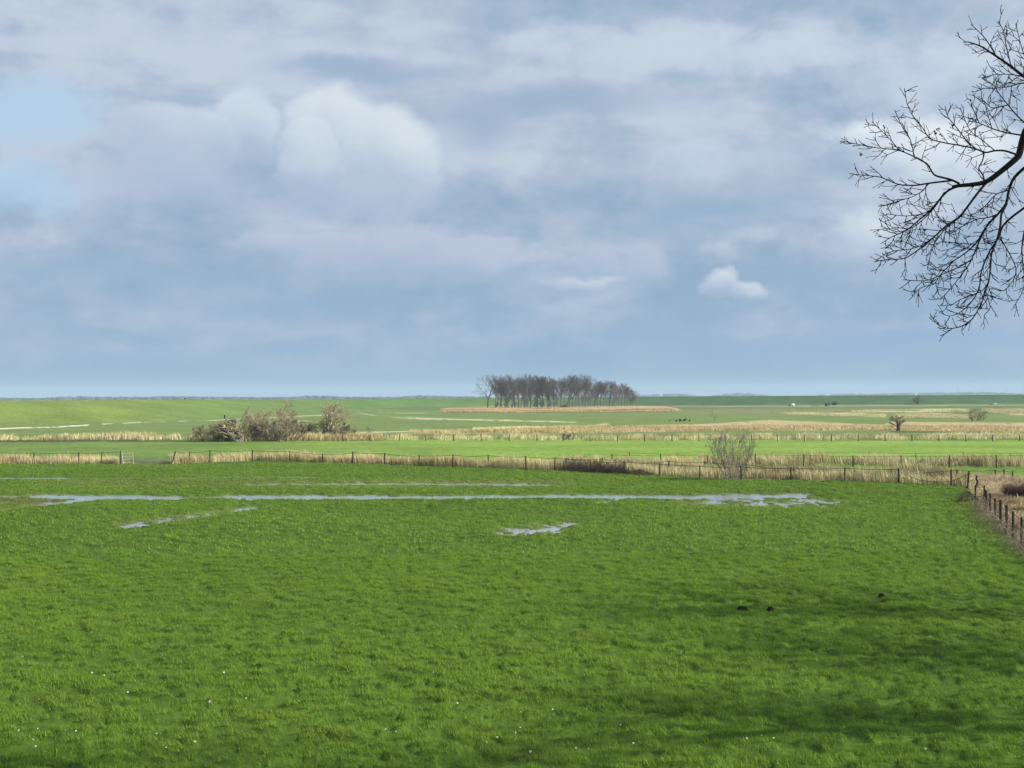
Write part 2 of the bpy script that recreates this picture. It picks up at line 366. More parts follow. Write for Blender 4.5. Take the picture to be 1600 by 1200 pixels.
def height(x, y):
    zd, td = dike(x, y)
    d = np.hypot(x, y)
    px, py = proj(x, y, np.zeros_like(x))
    near = sst(200, 150, d)
    z = 0.07 + 0.05 * fbm(x / 14, y / 14, 3, 3) + 0.035 * fbm(x / 1.1, y / 1.1, 9, 3) * near
    z = np.maximum(z, 0.025)
    tuss = fbm(x / 0.38, y / 0.32, 21, 3)
    z = z + near * sst(-0.12, 0.22, tuss) * 0.10
    hol = hollow(px, py)
    rough = fbm(x / 0.55, y / 1.3, 33, 3)
    z = z - (0.20 * hol) * near + (0.16 * rough * sst(0.1, 0.5, hol)) * near
    z = np.where((hol > 0) & (near > 0), np.maximum(z, -0.14), z)
    # ditch behind the fence, and the two farther ones
    f1 = np.interp(px, F1X, F1Y)
    dd = (f1 - py)
    z = z - 0.35 * sst(1.5, 4, dd) * sst(10, 6, dd) * (1 - sst(200, 212, px) * sst(272, 262, px)) * (d > 90)
    z = z + 0.25 * fbm(x / 60, y / 60, 5, 3) * sst(180, 260, d)
    return z + zd, td, hol
rows = np.unique(np.concatenate([np.array([1.5, 4, 8, 12, 16, 19]), np.arange(22, 88, 0.30), np.arange(88, 122, 0.14), np.arange(122, 150, 0.3), np.arange(150, 220, 0.8), np.arange(220, 340, 1.5), np.arange(340, 1100, 3.0), np.geomspace(1100, 9400, 36)]))
front = np.radians(np.arange(-24, 24.01, 0.1))
side = np.radians(np.concatenate([np.arange(30, 331, 6.0)]))
angs = np.concatenate([front, side]); nc = len(angs); nr = len(rows)
RR, AA = np.meshgrid(rows, angs, indexing='ij')
GX = RR * np.sin(AA); GY = RR * np.cos(AA)
GZ, GT, GH = height(GX, GY)
px, py = proj(GX, GY, GZ)
px0, py0 = proj(GX, GY, np.zeros_like(GX))
DD = np.hypot(GX, GY)
colr = np.zeros(GX.shape + (3,)); 
def setc(mask, c):
    global colr
    colr = colr * (1 - mask[..., None]) + np.array(c) * mask[..., None]
NEAR = (0.066, 0.118, 0.013); LEFT = (0.130, 0.200, 0.042); BRIGHT = (0.190, 0.285, 0.048); DULL = (0.155, 0.195, 0.062)
TAN = (0.44, 0.34, 0.20); PALE = (0.62, 0.55, 0.36); ORANGE = (0.46, 0.33, 0.20); MUD = (0.10, 0.085, 0.05)
colr[:] = (0.115, 0.160, 0.050)
wob = fbm(px0 / 60, py0 / 3.0, 61, 3); fine = fbm(px0 / 9, py0 / 1.2, 71, 3)
flat = (GT <= 0.0) | (DD < 200)
def band(pts, c, amt=1.0, gap=0.0, w=0.8, ex=6.0, wob_amt=1.0):
    """paint land cover between two lines (x, far y, near y) of the map"""
    global colr
    xs = [p[0] for p in pts]; top = np.interp(px0, xs, [p[1] for p in pts]); bot = np.interp(px0, xs, [p[2] for p in pts])
    yy = py0 + wob * wob_amt
    m_ = sst(-w, w, yy - top) * sst(-w, w, bot - yy) * sst(xs[0] - ex, xs[0] + ex, px0 + wob * ex) * sst(xs[-1] + ex, xs[-1] - ex, px0 + wob * ex) * amt
    if gap: m_ = m_ * sst(gap - 0.25, gap + 0.1, fine + 0.5)
    setc(m_ * (GY > 0), c)
f1 = np.interp(px0, F1X, F1Y)
# far pastures, dull to bright toward the camera
band([(-300, 640, 700), (540, 640, 676), (1900, 650, 674)], (0.145, 0.200, 0.058))
band([(540, 672, 684), (1000, 672, 683), (1900, 678, 684)], DULL)
band([(-300, 688, 716), (300, 688, 716), (900, 688, 722)], LEFT)
band([(520, 688, 726), (900, 687, 728), (1300, 689, 723), (2500, 688, 721)], BRIGHT, ex=260)
band([(1080, 724, 750), (1900, 724, 750)], (0.13, 0.20, 0.04))
band([(650, 699, 700.2), (1900, 699, 700.4)], (0.15, 0.22, 0.05), 0.7, 0.35, 0.5)
band([(650, 693.5, 694.5), (1900, 694, 695)], (0.27, 0.33, 0.07), 0.6, 0.3, 0.5)
band([(300, 703, 704), (660, 704, 705)], (0.22, 0.27, 0.07), 0.6, 0.4, 0.5)
band([(-300, 697, 698), (300, 699, 700)], (0.20, 0.25, 0.08), 0.6, 0.4, 0.5)
band([(-300, 687, 691.5), (120, 687, 691), (300, 689, 691)], (0.060, 0.070, 0.030), 0.9, 0.2, 0.6)
# near pasture in front of the fence
nf = sst(-1.0, 0.6, py0 - f1) * (px0 < 1900)
nf = np.where(DD < 80, 1.0, nf) * (px0 > -900)
setc(np.where(GY < 0, 1.0, nf), NEAR)
# churned wet ground about the hollows and in the gateway
mudm = sst(0.02, 0.45, GH) * 0.75
setc(np.clip(mudm, 0, 1), (0.105, 0.125, 0.045))
band([(-200, 778, 792), (90, 779, 788)], MUD, 0.8, 0.3, 1.5)
band([(60, 750, 762), (900, 752, 764)], (0.13, 0.135, 0.045), 0.65, 0.35, 2.5)
band([(212, 722, 729), (268, 722, 729)], MUD, 0.85, 0.25, 1.5)
# strips of dead reed and pale grass far off
band([(640, 675, 679), (780, 671, 678), (900, 668, 677), (950, 664, 676), (960, 666, 676), (1100, 663, 673), (1200, 657, 672), (1380, 664, 672), (1395, 659, 673), (1900, 664, 678)], TAN, 0.9, 0.12)
band([(640, 652, 655), (780, 655, 658), (900, 659, 662)], PALE, 0.6, 0.3)
band([(690, 638, 644), (760, 635, 645), (1040, 635, 644), (1060, 639, 642)], ORANGE, 0.95)
band([(1060, 640, 645), (1400, 639, 648)], (0.22, 0.20, 0.10), 0.7, 0.2)
band([(1050, 634.5, 636), (1240, 634, 635.5), (1900, 631, 633)], (0.30, 0.32, 0.17), 0.7, 0.15)
band([(1225, 644.5, 647.5), (1290, 646, 649), (1380, 649, 652)], PALE, 0.45, 0.42)
band([(1300, 644.5, 646.5), (1350, 645, 647)], PALE, 0.7, 0.2)
band([(1415, 641, 645), (1510, 640, 644)], PALE, 0.45, 0.42)
band([(1410, 648.5, 652), (1470, 647, 652.5), (1520, 651, 654)], (0.45, 0.39, 0.24), 0.5, 0.4)
band([(1535, 641, 643), (1900, 638, 641)], PALE, 0.6, 0.3)
band([(1575, 645, 649), (1900, 643, 648)], (0.5, 0.42, 0.26), 0.7, 0.3)
band([(1390, 673.5, 675.5), (1900, 678, 681)], (0.055, 0.045, 0.025), 0.85, 0.1, 0.6)
band([(700, 644, 645.8), (1050, 643.5, 645)], (0.09, 0.09, 0.035), 0.7, 0.1, 0.5)
# the dike: mown turf, its colour painted sunlit at left and cloud-shaded at right, and flood wrack lying along its foot
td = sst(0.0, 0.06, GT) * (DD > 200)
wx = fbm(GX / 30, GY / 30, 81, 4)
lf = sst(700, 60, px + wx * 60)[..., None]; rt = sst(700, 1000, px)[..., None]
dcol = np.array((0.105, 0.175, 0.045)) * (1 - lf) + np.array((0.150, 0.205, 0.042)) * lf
dcol = dcol * (1 - rt) + np.array((0.055, 0.105, 0.040)) * rt  # cloud shadow over the right stretch, put into the turf colour
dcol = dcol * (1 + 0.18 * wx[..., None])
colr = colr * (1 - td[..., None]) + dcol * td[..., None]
def line(pts, w, c, amt, gap):
    global colr
    xs = [p[0] for p in pts]; yl = np.interp(px, xs, [p[1] for p in pts]) + 0.5 * fbm(px / 14, px * 0, 91, 3)
    m_ = sst(w, w * 0.4, np.abs(py - yl)) * sst(xs[0] - 4, xs[0] + 4, px) * sst(xs[-1] + 4, xs[-1] - 4, px) * amt * sst(gap - 0.15, gap + 0.1, fbm(px / 22, px * 0 + pts[0][1], 95, 3) + 0.5)
    setc(m_ * (GY > 200), c)
WR = (0.70, 0.66, 0.45)
line([(-60, 671), (10, 669.5), (90, 667), (165, 662.5)], 1.2, WR, 0.95, 0.30)
line([(160, 662.5), (220, 660), (330, 657), (380, 654.5), (460, 651), (540, 646.5), (560, 646)], 0.9, (0.5, 0.5, 0.3), 0.8, 0.42)
line([(462, 658), (485, 658)], 1.0, (0.5, 0.48, 0.3), 0.8, 0.0)
line([(560, 645), (575, 648), (610, 652), (660, 655)], 1.1, (0.40, 0.40, 0.22), 0.6, 0.3)
line([(590, 644), (640, 646), (700, 645)], 0.9, (0.36, 0.36, 0.2), 0.5, 0.4)
line([(560, 676), (640, 674), (700, 673)], 1.0, (0.55, 0.47, 0.28), 0.9, 0.1)
idx = np.arange(nr * nc).reshape(nr, nc)
q = np.stack([idx[:-1], np.roll(idx[:-1], -1, 1), np.roll(idx[1:], -1, 1), idx[1:]], -1).reshape(-1, 4)
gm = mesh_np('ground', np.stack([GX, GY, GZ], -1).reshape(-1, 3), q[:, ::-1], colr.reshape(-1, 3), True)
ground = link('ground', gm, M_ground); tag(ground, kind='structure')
# standing water: one level sheet, seen only where the pasture dips below it
wv = [gnd(-120, 845), gnd(1420, 845), gnd(1420, 739), gnd(-120, 739)]
wm = mesh_np('water', [(v.x, v.y, 0.0) for v in wv], [(0, 1, 2, 3)])
tag(link('water', wm, M_water), kind='structure')
def gz(x, y):
    z, _, _ = height(np.array([float(x)]), np.array([float(y)])); return float(z[0])
def on(px, py):
    p = gnd(px, py); return Vector((p.x, p.y, gz(p.x, p.y)))

# ------------------------------------------------------------------ pasture grass: tufts instanced over the near field
def pasture(label, d0, d1, dens, seed, h, w, margin):
    """single blades, taller and denser on the tussocks, none where water stands"""
    r = np.random.default_rng(seed)
    n = int(dens * margin * (d1 * d1 - d0 * d0))
    d = np.sqrt(r.uniform(d0 * d0, d1 * d1, n)); x = d * r.uniform(-margin, margin, n); y = d
    z, td_, hol = height(x, y)
    qx, qy = proj(x, y, np.zeros_like(x))
    f = np.interp(qx, F1X, F1Y); f2 = np.interp(qy, F2Y, F2X)
    ok = (qy > f + 0.5) & (qx < f2 - 1 + r.normal(0, 2, n)) & ((z > 0.015) | ((z > -0.07) & (r.uniform(size=n) < 0.16))) & (r.uniform(size=n) > hol * 0.7)
    x, y, z = x[ok], y[ok], z[ok]; n = len(x)
    cl = fbm(x / 0.38, y / 0.32, 21, 3); big = fbm(x / 4.5, y / 4.5, 44, 3); mid = fbm(x / 1.3, y / 1.3, 47, 2)
    hh = h * np.clip(0.30 + 0.72 * sst(-0.14, 0.24, cl) + 0.20 * big + r.normal(0, 0.15, n), 0.2, 2.2)
    c = np.array((0.166, 0.280, 0.027)) * (1 + 0.14 * big + 0.10 * mid + 0.15 * cl)[:, None] * r.uniform(0.72, 1.28, n)[:, None]
    c[:, 0] *= 1 + 0.15 * big + 0.10 * mid + r.uniform(-0.12, 0.12, n)
    yel = sst(0.12, 0.5, fbm(x / 2.2, y / 2.2, 52, 3))[:, None] * 0.22; c = c * (1 - yel) + np.array((0.24, 0.28, 0.05)) * yel
    qx, qy = proj(x, y, np.zeros_like(x))          # wheel tracks curving off toward the fence corner
    for off in (0, 26):
        tx = np.interp(qy, [786, 820, 850, 890, 940, 1000], [1410, 1418, 1436, 1470, 1530, 1620]) + off * (qy - 600) / 260
        tk = sst(5.0, 2.0, np.abs(qx - tx) * 180 / (qy - 600)) * (qy > 786); hh = hh * (1 - 0.55 * tk); c = c * (1 - 0.18 * tk[:, None])
    dry = r.uniform(size=n) < 0.025; c[dry] = np.array((0.24, 0.22, 0.09)) * r.uniform(0.7, 1.1, dry.sum())[:, None]
    la = r.normal(2.6, 1.2, n) + 1.5 * mid; lm = hh * r.uniform(0.2, 1.0, n); wa = r.uniform(0, math.pi, n); ww = w * r.uniform(0.6, 1.3, n)
    P = np.stack([x, y, z - 0.02], -1); W2 = np.stack([np.cos(wa) * ww, np.sin(wa) * ww, np.zeros(n)], -1)
    tip = P + np.stack([np.cos(la) * lm, np.sin(la) * lm, hh + 0.02], -1)
    V = np.stack([P - W2, P + W2, tip], 1).reshape(-1, 3); F = np.arange(3 * n).reshape(-1, 3)
    o = link('grass', mesh_np('grass', V, F, np.repeat(np.clip(c, 0.004, 1), 3, 0)), M_grass); return tag(o, label, 'grass', kind='stuff')
F2P = [(1524, 759.5, 794), (1538, 761, 797), (1542, 767, 804), (1547.5, 773.5, 812), (1556, 780.5, 821), (1563, 786, 829), (1573, 794.5, 838), (1583.5, 801.5, 847), (1596, 810, 856), (1611, 821, 868), (1630, 834, 884), (1655, 852, 906)]
F2Y = [700, 764, 780, 794, 812, 829, 847, 868, 906, 1000, 1250]; F2X = [1508, 1508, 1516, 1528, 1546, 1562, 1583, 1612, 1660, 1775, 2060]
pasture('short tufted green pasture grass filling the foreground', 24, 64, 600, 1, 0.080, 0.0085, 0.375)
pasture('green pasture grass farther back around the standing water', 64, 152, 56, 2, 0.10, 0.022, 0.40)

# ------------------------------------------------------------------ reeds
def blades(P, h, w, lean, cols, r, bend=0.5):
    n = len(P); wa = r.uniform(0, math.pi, n); W2 = np.stack([np.cos(wa), np.sin(wa), np.zeros(n)], -1) * (w * r.uniform(0.6, 1.4, n))[:, None]
    la = r.normal(lean[0], 0.9, n) + 1.2 * fbm(P[:, 0] / 2.5, P[:, 1] / 4, 411, 2); lm = h * np.abs(r.normal(lean[1], lean[1] * 0.6 + 0.05, n)) * (1 + 0.8 * fbm(P[:, 0] / 1.6, P[:, 1] / 3, 417, 2))
    L = np.stack([np.cos(la) * lm, np.sin(la) * lm, np.zeros(n)], -1); up = np.zeros((n, 3)); up[:, 2] = h
    a = P - W2; b_ = P + W2; m1 = P + L * 0.35 + up * 0.6; c = m1 + W2 * 0.9; d = m1 - W2 * 0.9; e = P + L + up * (1 - 0.15 * (lm / h)[:, None])
    V = np.stack([a, b_, c, d, e], 1).reshape(-1, 3); i = np.arange(n)[:, None] * 5
    F = np.concatenate([i + [0, 1, 2], i + [0, 2, 3], i + [3, 2, 4]], 0)
    return V, F, np.repeat(cols, 5, 0)
def reeds(label, pts, h, dens, tones, w=0.03, lean=(2.8, 0.25), gap=None, hs=1.5, seed=0, gw=1.0, edge=0.35):
    """pts: (px, far y, near y) over the ground; blades fill the strip between the two lines"""
    r = np.random.default_rng(100 + seed); P = []
    xs = [p[0] for p in pts]; tp = [p[1] for p in pts]; bt = [p[2] for p in pts]
    A = 0
    for i in range(len(pts) - 1):
        a, b_ = gnd(xs[i], tp[i]), gnd(xs[i + 1], tp[i + 1]); c, d = gnd(xs[i], bt[i]), gnd(xs[i + 1], bt[i + 1])
        area = 0.5 * ((b_ - a).length + (d - c).length) * 0.5 * ((a - c).length + (b_ - d).length); n = int(area * dens)
        u = r.uniform(size=n)[:, None]; v = r.uniform(size=n)[:, None]
        A_, B_, C_, D_ = (np.array(q_[:2]) for q_ in (a, b_, c, d))
        P.append((A_ * (1 - u) + B_ * u) * (1 - v) + (C_ * (1 - u) + D_ * u) * v)
    P = np.concatenate(P)
    cl = fbm(P[:, 0] / hs, P[:, 1] / (hs * 1.6), 300 + seed, 3)
    if gap is not None: 
        k_ = cl + r.normal(0, edge * 0.3, len(P)) > gap; P, cl = P[k_], cl[k_]
    z, _, _ = height(P[:, 0], P[:, 1])
    hh = h * np.clip(0.60 + 0.65 * cl + 0.65 * fbm(P[:, 0] / (hs * 3), P[:, 1] / (hs * 3), 350 + seed, 2) + r.gamma(2.0, 0.09, len(P)), 0.2, 1.6)
    ti = np.clip((cl * 1.1 + 0.9 * fbm(P[:, 0] / (hs * 4), P[:, 1] / (hs * 4), 370 + seed, 2) + 0.5 + r.normal(0, 0.28, len(P))) * len(tones), 0, len(tones) - 1).astype(int)
    cols = np.array(tones)[ti] * r.uniform(0.82, 1.18, len(P))[:, None]
    V, F, K = blades(np.stack([P[:, 0], P[:, 1], z - 0.05], -1), hh, w, lean, cols, r)
    o = link('reeds', mesh_np('reeds', V, F, K), M_reed); tag(o, label, 'reeds', kind='stuff'); return o
TT = [(0.27, 0.20, 0.115), (0.42, 0.325, 0.195), (0.52, 0.405, 0.245), (0.60, 0.49, 0.31)]
TP = [(0.46, 0.37, 0.21), (0.64, 0.53, 0.32), (0.72, 0.62, 0.40)]
TO = [(0.30, 0.205, 0.125), (0.44, 0.31, 0.19), (0.52, 0.385, 0.245)]
TB = [(0.24, 0.185, 0.115), (0.34, 0.265, 0.165), (0.46, 0.365, 0.23), (0.54, 0.45, 0.29)]
TT, TP, TO, TB = ([(r_ * 1.03, g_ * 1.12, b_ * 0.94) for r_, g_, b_ in q_] for q_ in (TT, TP, TO, TB))
TT, TP, TO, TB = list(TT), list(TP), list(TO), list(TB)
reeds('tan reeds along the fence left of the gateway', [(-60, 721, 726.5), (120, 720.5, 727), (160, 721, 727), (186, 725, 727.3)], 1.0, 75, TT, 0.016, seed=1, hs=1.2)
reeds('tan reed belt along the near fence from gateway to bramble', [(268, 721, 727), (330, 718.5, 724), (400, 717, 721.8), (460, 718, 722.5), (560, 720, 726), (700, 724, 731), (880, 729, 737.5)], 1.0, 75, TT, 0.016, seed=2, hs=1.3)
reeds('brownish reed belt along the near fence right of the bramble', [(880, 727, 736), (1000, 733, 743.5), (1100, 737, 749), (1240, 740, 752), (1400, 744, 757), (1512, 749, 764)], 0.98, 60, TB, 0.017, seed=3, hs=1.3)
reeds('tan reeds behind the second fence', [(1095, 723, 727), (1180, 724, 731), (1260, 724, 730.5), (1400, 723.5, 731), (1620, 724, 732)], 0.95, 42, TB, 0.02, gap=-0.2, seed=4, hs=1.5)
reeds('sparse reeds at the foot of second fence above the bramble', [(880, 722, 726), (960, 721, 727), (1100, 724, 729)], 0.75, 40, TT, 0.018, gap=-0.1, seed=5)
reeds('flattened orange reeds beyond the corner post', [(1516, 749, 772), (1545, 747, 800), (1575, 752, 838), (1600, 757, 850), (1660, 770, 885)], 0.55, 45, TO + [(0.58, 0.46, 0.30)], 0.022, lean=(0.4, 0.8), seed=6, hs=2.2)
reeds('pale reed tufts lining the ditch at left', [(-60, 685, 689), (60, 685, 688.5), (160, 683, 688), (310, 685, 690)], 0.95, 20, TP + TT[1:2], 0.03, gap=0.08, seed=7, hs=2.4)
reeds('pale reeds at the foot of the left thicket', [(300, 687, 691), (470, 684, 690), (600, 685, 690)], 1.0, 22, TT, 0.032, gap=-0.2, seed=8, hs=2)
reeds('pale slanting reed tufts lining the middle ditch', [(590, 686, 689.5), (800, 686, 689), (1000, 686.5, 689), (1300, 685, 689), (1640, 683, 687.5)], 0.9, 26, TP, 0.032, gap=0.10, lean=(0.3, 0.55), seed=9, hs=2.2)
reeds('broad tan reed bed beyond the middle ditch', [(640, 676, 679), (780, 673, 678), (900, 670, 677), (950, 667, 676), (1100, 668, 673), (1200, 665, 672), (1380, 667, 671.5), (1400, 666, 673), (1640, 670, 679)], 0.6, 9.0, TT + TO[1:], 0.045, seed=10, hs=5, gap=-0.45)
reeds('bright pale reed crest at mid distance', [(740, 671.5, 674), (860, 669, 672), (935, 666, 669), (952, 665, 668)], 0.6, 9.0, TP, 0.045, seed=11, hs=4)
reeds('orange reed bed before the far clump of trees', [(690, 641, 644), (760, 638, 645), (1040, 638, 644), (1056, 641, 643)], 0.55, 1.6, TO, 0.14, seed=12, hs=14)

reeds('broken pale tussock strip on the far right pasture', [(1225, 644, 648), (1290, 645, 650), (1385, 648, 653)], 0.42, 2 * 1.6, TP + TT[1:2], 0.055, seed=13, hs=9, gap=0.0)
reeds('pale tussock strip behind the spreading far bush', [(1400, 648, 653), (1470, 646.5, 653.5), (1525, 650, 655)], 0.42, 2 * 1.6, TP + TT[1:3], 0.055, seed=14, hs=9, gap=-0.1)
reeds('farthest pale tussock strip below the lone round tree', [(1330, 641.5, 645), (1430, 640, 645), (1515, 639, 643.5)], 0.42, 2 * 1.0, TP, 0.06, seed=15, hs=12, gap=0.0)
reeds('pale tussocks at the far right picture edge', [(1535, 640, 644), (1575, 640, 648), (1640, 638, 648)], 0.42, 2 * 1.2, TP + TO[1:], 0.055, seed=16, hs=10, gap=0.02)

# ------------------------------------------------------------------ fences
def post_mesh(h, r_, seed, sides=7):
    q_ = np.random.default_rng(seed); T_ = Tubes(); zz = [-0.25, 0.0, h * 0.5, h * 0.96, h]
    T_.chain([(q_.normal(0, 0.006), q_.normal(0, 0.006), z) for z in zz], [r_ * 1.08, r_ * 1.05, r_, r_ * 0.95, r_ * 0.72], sides)
    V, F = T_.arrays(); F = F.tolist(); n = len(V)
    V = np.concatenate([V, [(0, 0, h + 0.01)]]); top = n - sides
    me = bpy.data.meshes.new('post'); me.from_pydata([tuple(v) for v in V], [], [tuple(f) for f in F] + [(top + i, top + (i + 1) % sides, n) for i in range(sides)]); me.update()
    return me
pcount = [0]
def fence(label, posts, r_, wires=(1.0,), sag=0.04, wr=0.014, lean={}, skip=(), group=None, mw=None):
    """posts: (px, top py, base py); post height follows from its place; wires as fractions of the height"""
    B = [on(p[0], p[2]) for p in posts]; c = B[len(B) // 2]
    root = empty('fence', c, label, 'fence', group); tops = []
    for i, (p, b_) in enumerate(zip(posts, B)):
        h = (p[2] - p[1]) * b_.y / FPX; pcount[0] += 1
        o = link('post', post_mesh(h, r_ * rnd.uniform(0.9, 1.15), pcount[0]), M_post, root, b_ - c)
        lx = lean.get(i, rnd.uniform(-0.035, 0.035)); o.rotation_euler = (rnd.uniform(-0.03, 0.03), lx, rnd.uniform(0, 3))
        o.rotation_mode = 'ZYX'
        tops.append(b_ + Vector((math.sin(lx) * h, 0, math.cos(lx) * h)))
    for wf in wires:
        for i in range(len(B) - 1):
            if (i, wf) in skip or (i in skip): continue
            a = B[i].lerp(tops[i], wf * 0.95); b_ = B[i + 1].lerp(tops[i + 1], wf * 0.95); T_ = Tubes(); s = sag * rnd.uniform(0.3, 1.6)
            pts = [a.lerp(b_, k / 8) - Vector((0, 0, 4 * s * (k / 8) * (1 - k / 8))) - c for k in range(9)]
            T_.chain(pts, [wr] * 9, 4); link('wire', T_.mesh('wire'), mw or M_wire, root)
    return root, B, tops, c
FL = [(-14, 708, 726.5), (53, 708, 726.5), (123, 708, 727), (159, 709, 727), (188, 706, 727.3)]
fence('low wire fence in the reeds left of the gateway', FL, 0.05, (0.97,), 0.05, 0.016)
FR = [(268.5, 706, 727), (296, 707, 725), (328, 705, 724.4), (394, 704, 722), (453, 706, 722.8), (504, 710, 726), (551, 708, 726.5), (601, 709, 728.5), (655, 712, 730), (708, 711, 731.5), (763, 713, 732.5), (822, 714, 735.5), (867, 717, 737), (922, 720, 739.5), (975, 722, 742.5), (1031, 725, 746), (1093, 728, 749.5), (1158, 730, 751.5), (1236, 731, 752.3), (1320, 732, 755), (1404, 735, 757.5), (1486, 737, 763), (1512, 739.5, 766)]
root, B, TP_, c0 = fence('long wire fence of dark posts along the near reed belt', FR, 0.062, (0.98,), 0.07, 0.019, lean={0: 0.30, 22: 0.10}, skip=(20, 21))
T_ = Tubes()                                      # the slack strand before the corner post
sl_pts = [(1406, 737, 20), (1420, 743.5, 20), (1436, 750, 20.5), (1452, 752.5, 21), (1470, 753.5, 21), (1488, 751.5, 21.5), (1500, 747, 22), (1512, 741, 22)]
T_.chain([at_depth(x, y, np.interp(k_, [20, 21, 22], [B[20].y, B[21].y, B[22].y])) - c0 for x, y, k_ in sl_pts], [0.02] * len(sl_pts), 5)
o = link('wire', T_.mesh('wire'), M_wire, root); o['label'] = 'slack strand hanging in a deep curve before the corner post'
FB = [(885, 713.5, 731), (942, 716, 733), (987, 718, 736), (1044, 718.5, 738), (1102, 721, 741), (1168, 724, 743), (1240, 727, 746), (1320, 730, 749), (1408, 734, 752.5), (1495, 734.5, 753), (1555, 736.5, 755), (1569, 737, 756), (1582, 739, 758.5)]
fence('wire fence half sunk in reeds on the ditch far side', FB, 0.055, (0.97,), 0.05, 0.018, lean={3: 0.08, 5: -0.1})
F3 = [(956, 711, 729), (1033, 712, 730), (1106, 713, 731), (1180, 711.5, 731.5), (1256, 712.5, 731.5), (1333, 713, 732), (1408, 714, 732.5), (1483, 713, 733), (1557, 713, 733.5), (1634, 713, 734)]
fence('second wire fence of tall posts before the bright field', F3, 0.055, (0.97,), 0.02, 0.013)
F4 = [(984, 709, 723), (1058, 709, 723), (1132, 709, 723), (1206, 709, 723), (1281, 709, 723), (1358, 709, 723), (1431, 708.5, 723), (1505, 708.5, 723), (1578, 708.5, 723), (1652, 708, 723)]
fence('faint thin fence at the edge of the bright field', F4, 0.035, (0.97,), 0.02, 0.011)
F5 = [(x, 679.5, 690) for x in (535, 578, 624, 665, 709, 752, 796, 839, 880, 922, 965, 1007, 1050, 1092, 1133, 1174, 1215, 1257, 1299, 1341, 1383, 1425, 1467, 1509, 1551, 1593)]
fence('distant row of fence posts in the middle ditch reeds', F5, 0.065, (0.95,), 0.02, 0.012)
fence('close wire fence running toward the camera at right edge', F2P, 0.065, (0.98, 0.55), 0.03, 0.014)
# bent leftover post by the corner
p = on(1527, 771); T_ = Tubes(); k_ = p.y / FPX
T_.chain([(0, 0, -0.1), (-.02, 0, 11 * k_), (0.03, 0, 16 * k_), (-0.06, 0, 20 * k_), (-0.02, 0, 25 * k_)], [0.075, 0.075, 0.08, 0.075, 0.06], 7)
tag(link('crooked_post', T_.mesh('crooked_post'), M_post, None, p), 'crooked grey post stump standing just past the fence corner', 'post')
# gate, swung open
gp = on(191, 727.5); gate = empty('gate', gp, 'bleached wooden field gate leaning open beside the gateway', 'gate')
k_ = gp.y / FPX
def bar(name, a, b_, r_, parent, mt):
    T_ = Tubes(); a, b_ = Vector(a), Vector(b_); T_.chain([a, a.lerp(b_, .5), b_], [r_] * 3, 4); return link(name, T_.mesh(name), mt, parent)
bar('stile', (0.10, 0, -0.1), (-0.08, 0, 20.5 * k_), 0.055, gate, M_gatewood); bar('stile', (15.8 * k_, 0.5, -0.05), (14.2 * k_, 0.5, 18.5 * k_), 0.045, gate, M_gatewood)
for f_ in (3, 8, 12.2, 16.5): bar('rail', (0.06 - 0.008 * f_, 0.04, f_ * k_), (15 * k_, 0.5, (f_ + 0.6) * k_), 0.032, gate, M_gatewood)
bar('brace', (0.08, 0.05, 2.5 * k_), (9 * k_, 0.35, 16 * k_), 0.028, gate, M_gatewood); bar('upright', (9.8 * k_, 0.3, 3 * k_), (9.4 * k_, 0.3, 17 * k_), 0.028, gate, M_gatewood)

# ------------------------------------------------------------------ bare trees and shrubs
def rot_about(v, ax, an): return Matrix.Rotation(an, 3, ax) @ v
def grow(r, trunk, twigs, p, d, L, rad, lev, maxlev, P):
    n = 4 if lev < maxlev else 3; pts = [p.copy()]; dirs = [d.copy()]; step = L / n
    for i in range(n):
        d = (d + Vector((r.gauss(0, P['wig']), r.gauss(0, P['wig']), r.gauss(0, P['wig']) + P['up'] * (0.4 if lev else 1)))).normalized()
        p = p + d * step; pts.append(p.copy()); dirs.append(d.copy())
    rs = [rad * (1 - 0.62 * i / n) for i in range(n + 1)]
    (trunk if lev <= P['tl'] else twigs).chain([tuple(v) for v in pts], [max(v, P['rmin']) for v in rs], 5 if lev == 0 else 3)
    if lev >= maxlev: return
    k = P['kids'][lev]; f0 = P['bare'] if lev == 0 else 0.2
    for i in range(k):
        f = f0 + (1 - f0) * (i + r.uniform(0.2, 1)) / k; j = min(n - 1, int(f * n)); q_ = pts[j].lerp(pts[j + 1], f * n - j)
        dd = dirs[j + 1]; ax = dd.cross(Vector((r.gauss(0, 1), r.gauss(0, 1), r.gauss(0, 1)))).normalized()
        nd = rot_about(dd, ax, r.uniform(*P['ang'])); nd = Vector((nd.x * P['wide'], nd.y * P['wide'], nd.z)).normalized()
        ll = L * P['len'][lev] * r.uniform(0.7, 1.15) * (1.15 - 0.55 * (f if lev else (f - f0) / (1 - f0) * 0.8))
        grow(r, trunk, twigs, q_, nd, ll, max(rs[j] * 0.55, P['rmin']), lev + 1, maxlev, P)
    # the leader goes on as a spray
    if lev == 0:
        for i in range(3): grow(r, trunk, twigs, p, rot_about(d, Vector((r.gauss(0, 1), r.gauss(0, 1), 0.1)).normalized(), r.uniform(0.2, 0.6)), L * P['len'][0] * 0.55, rad * 0.4, 1, maxlev, P)
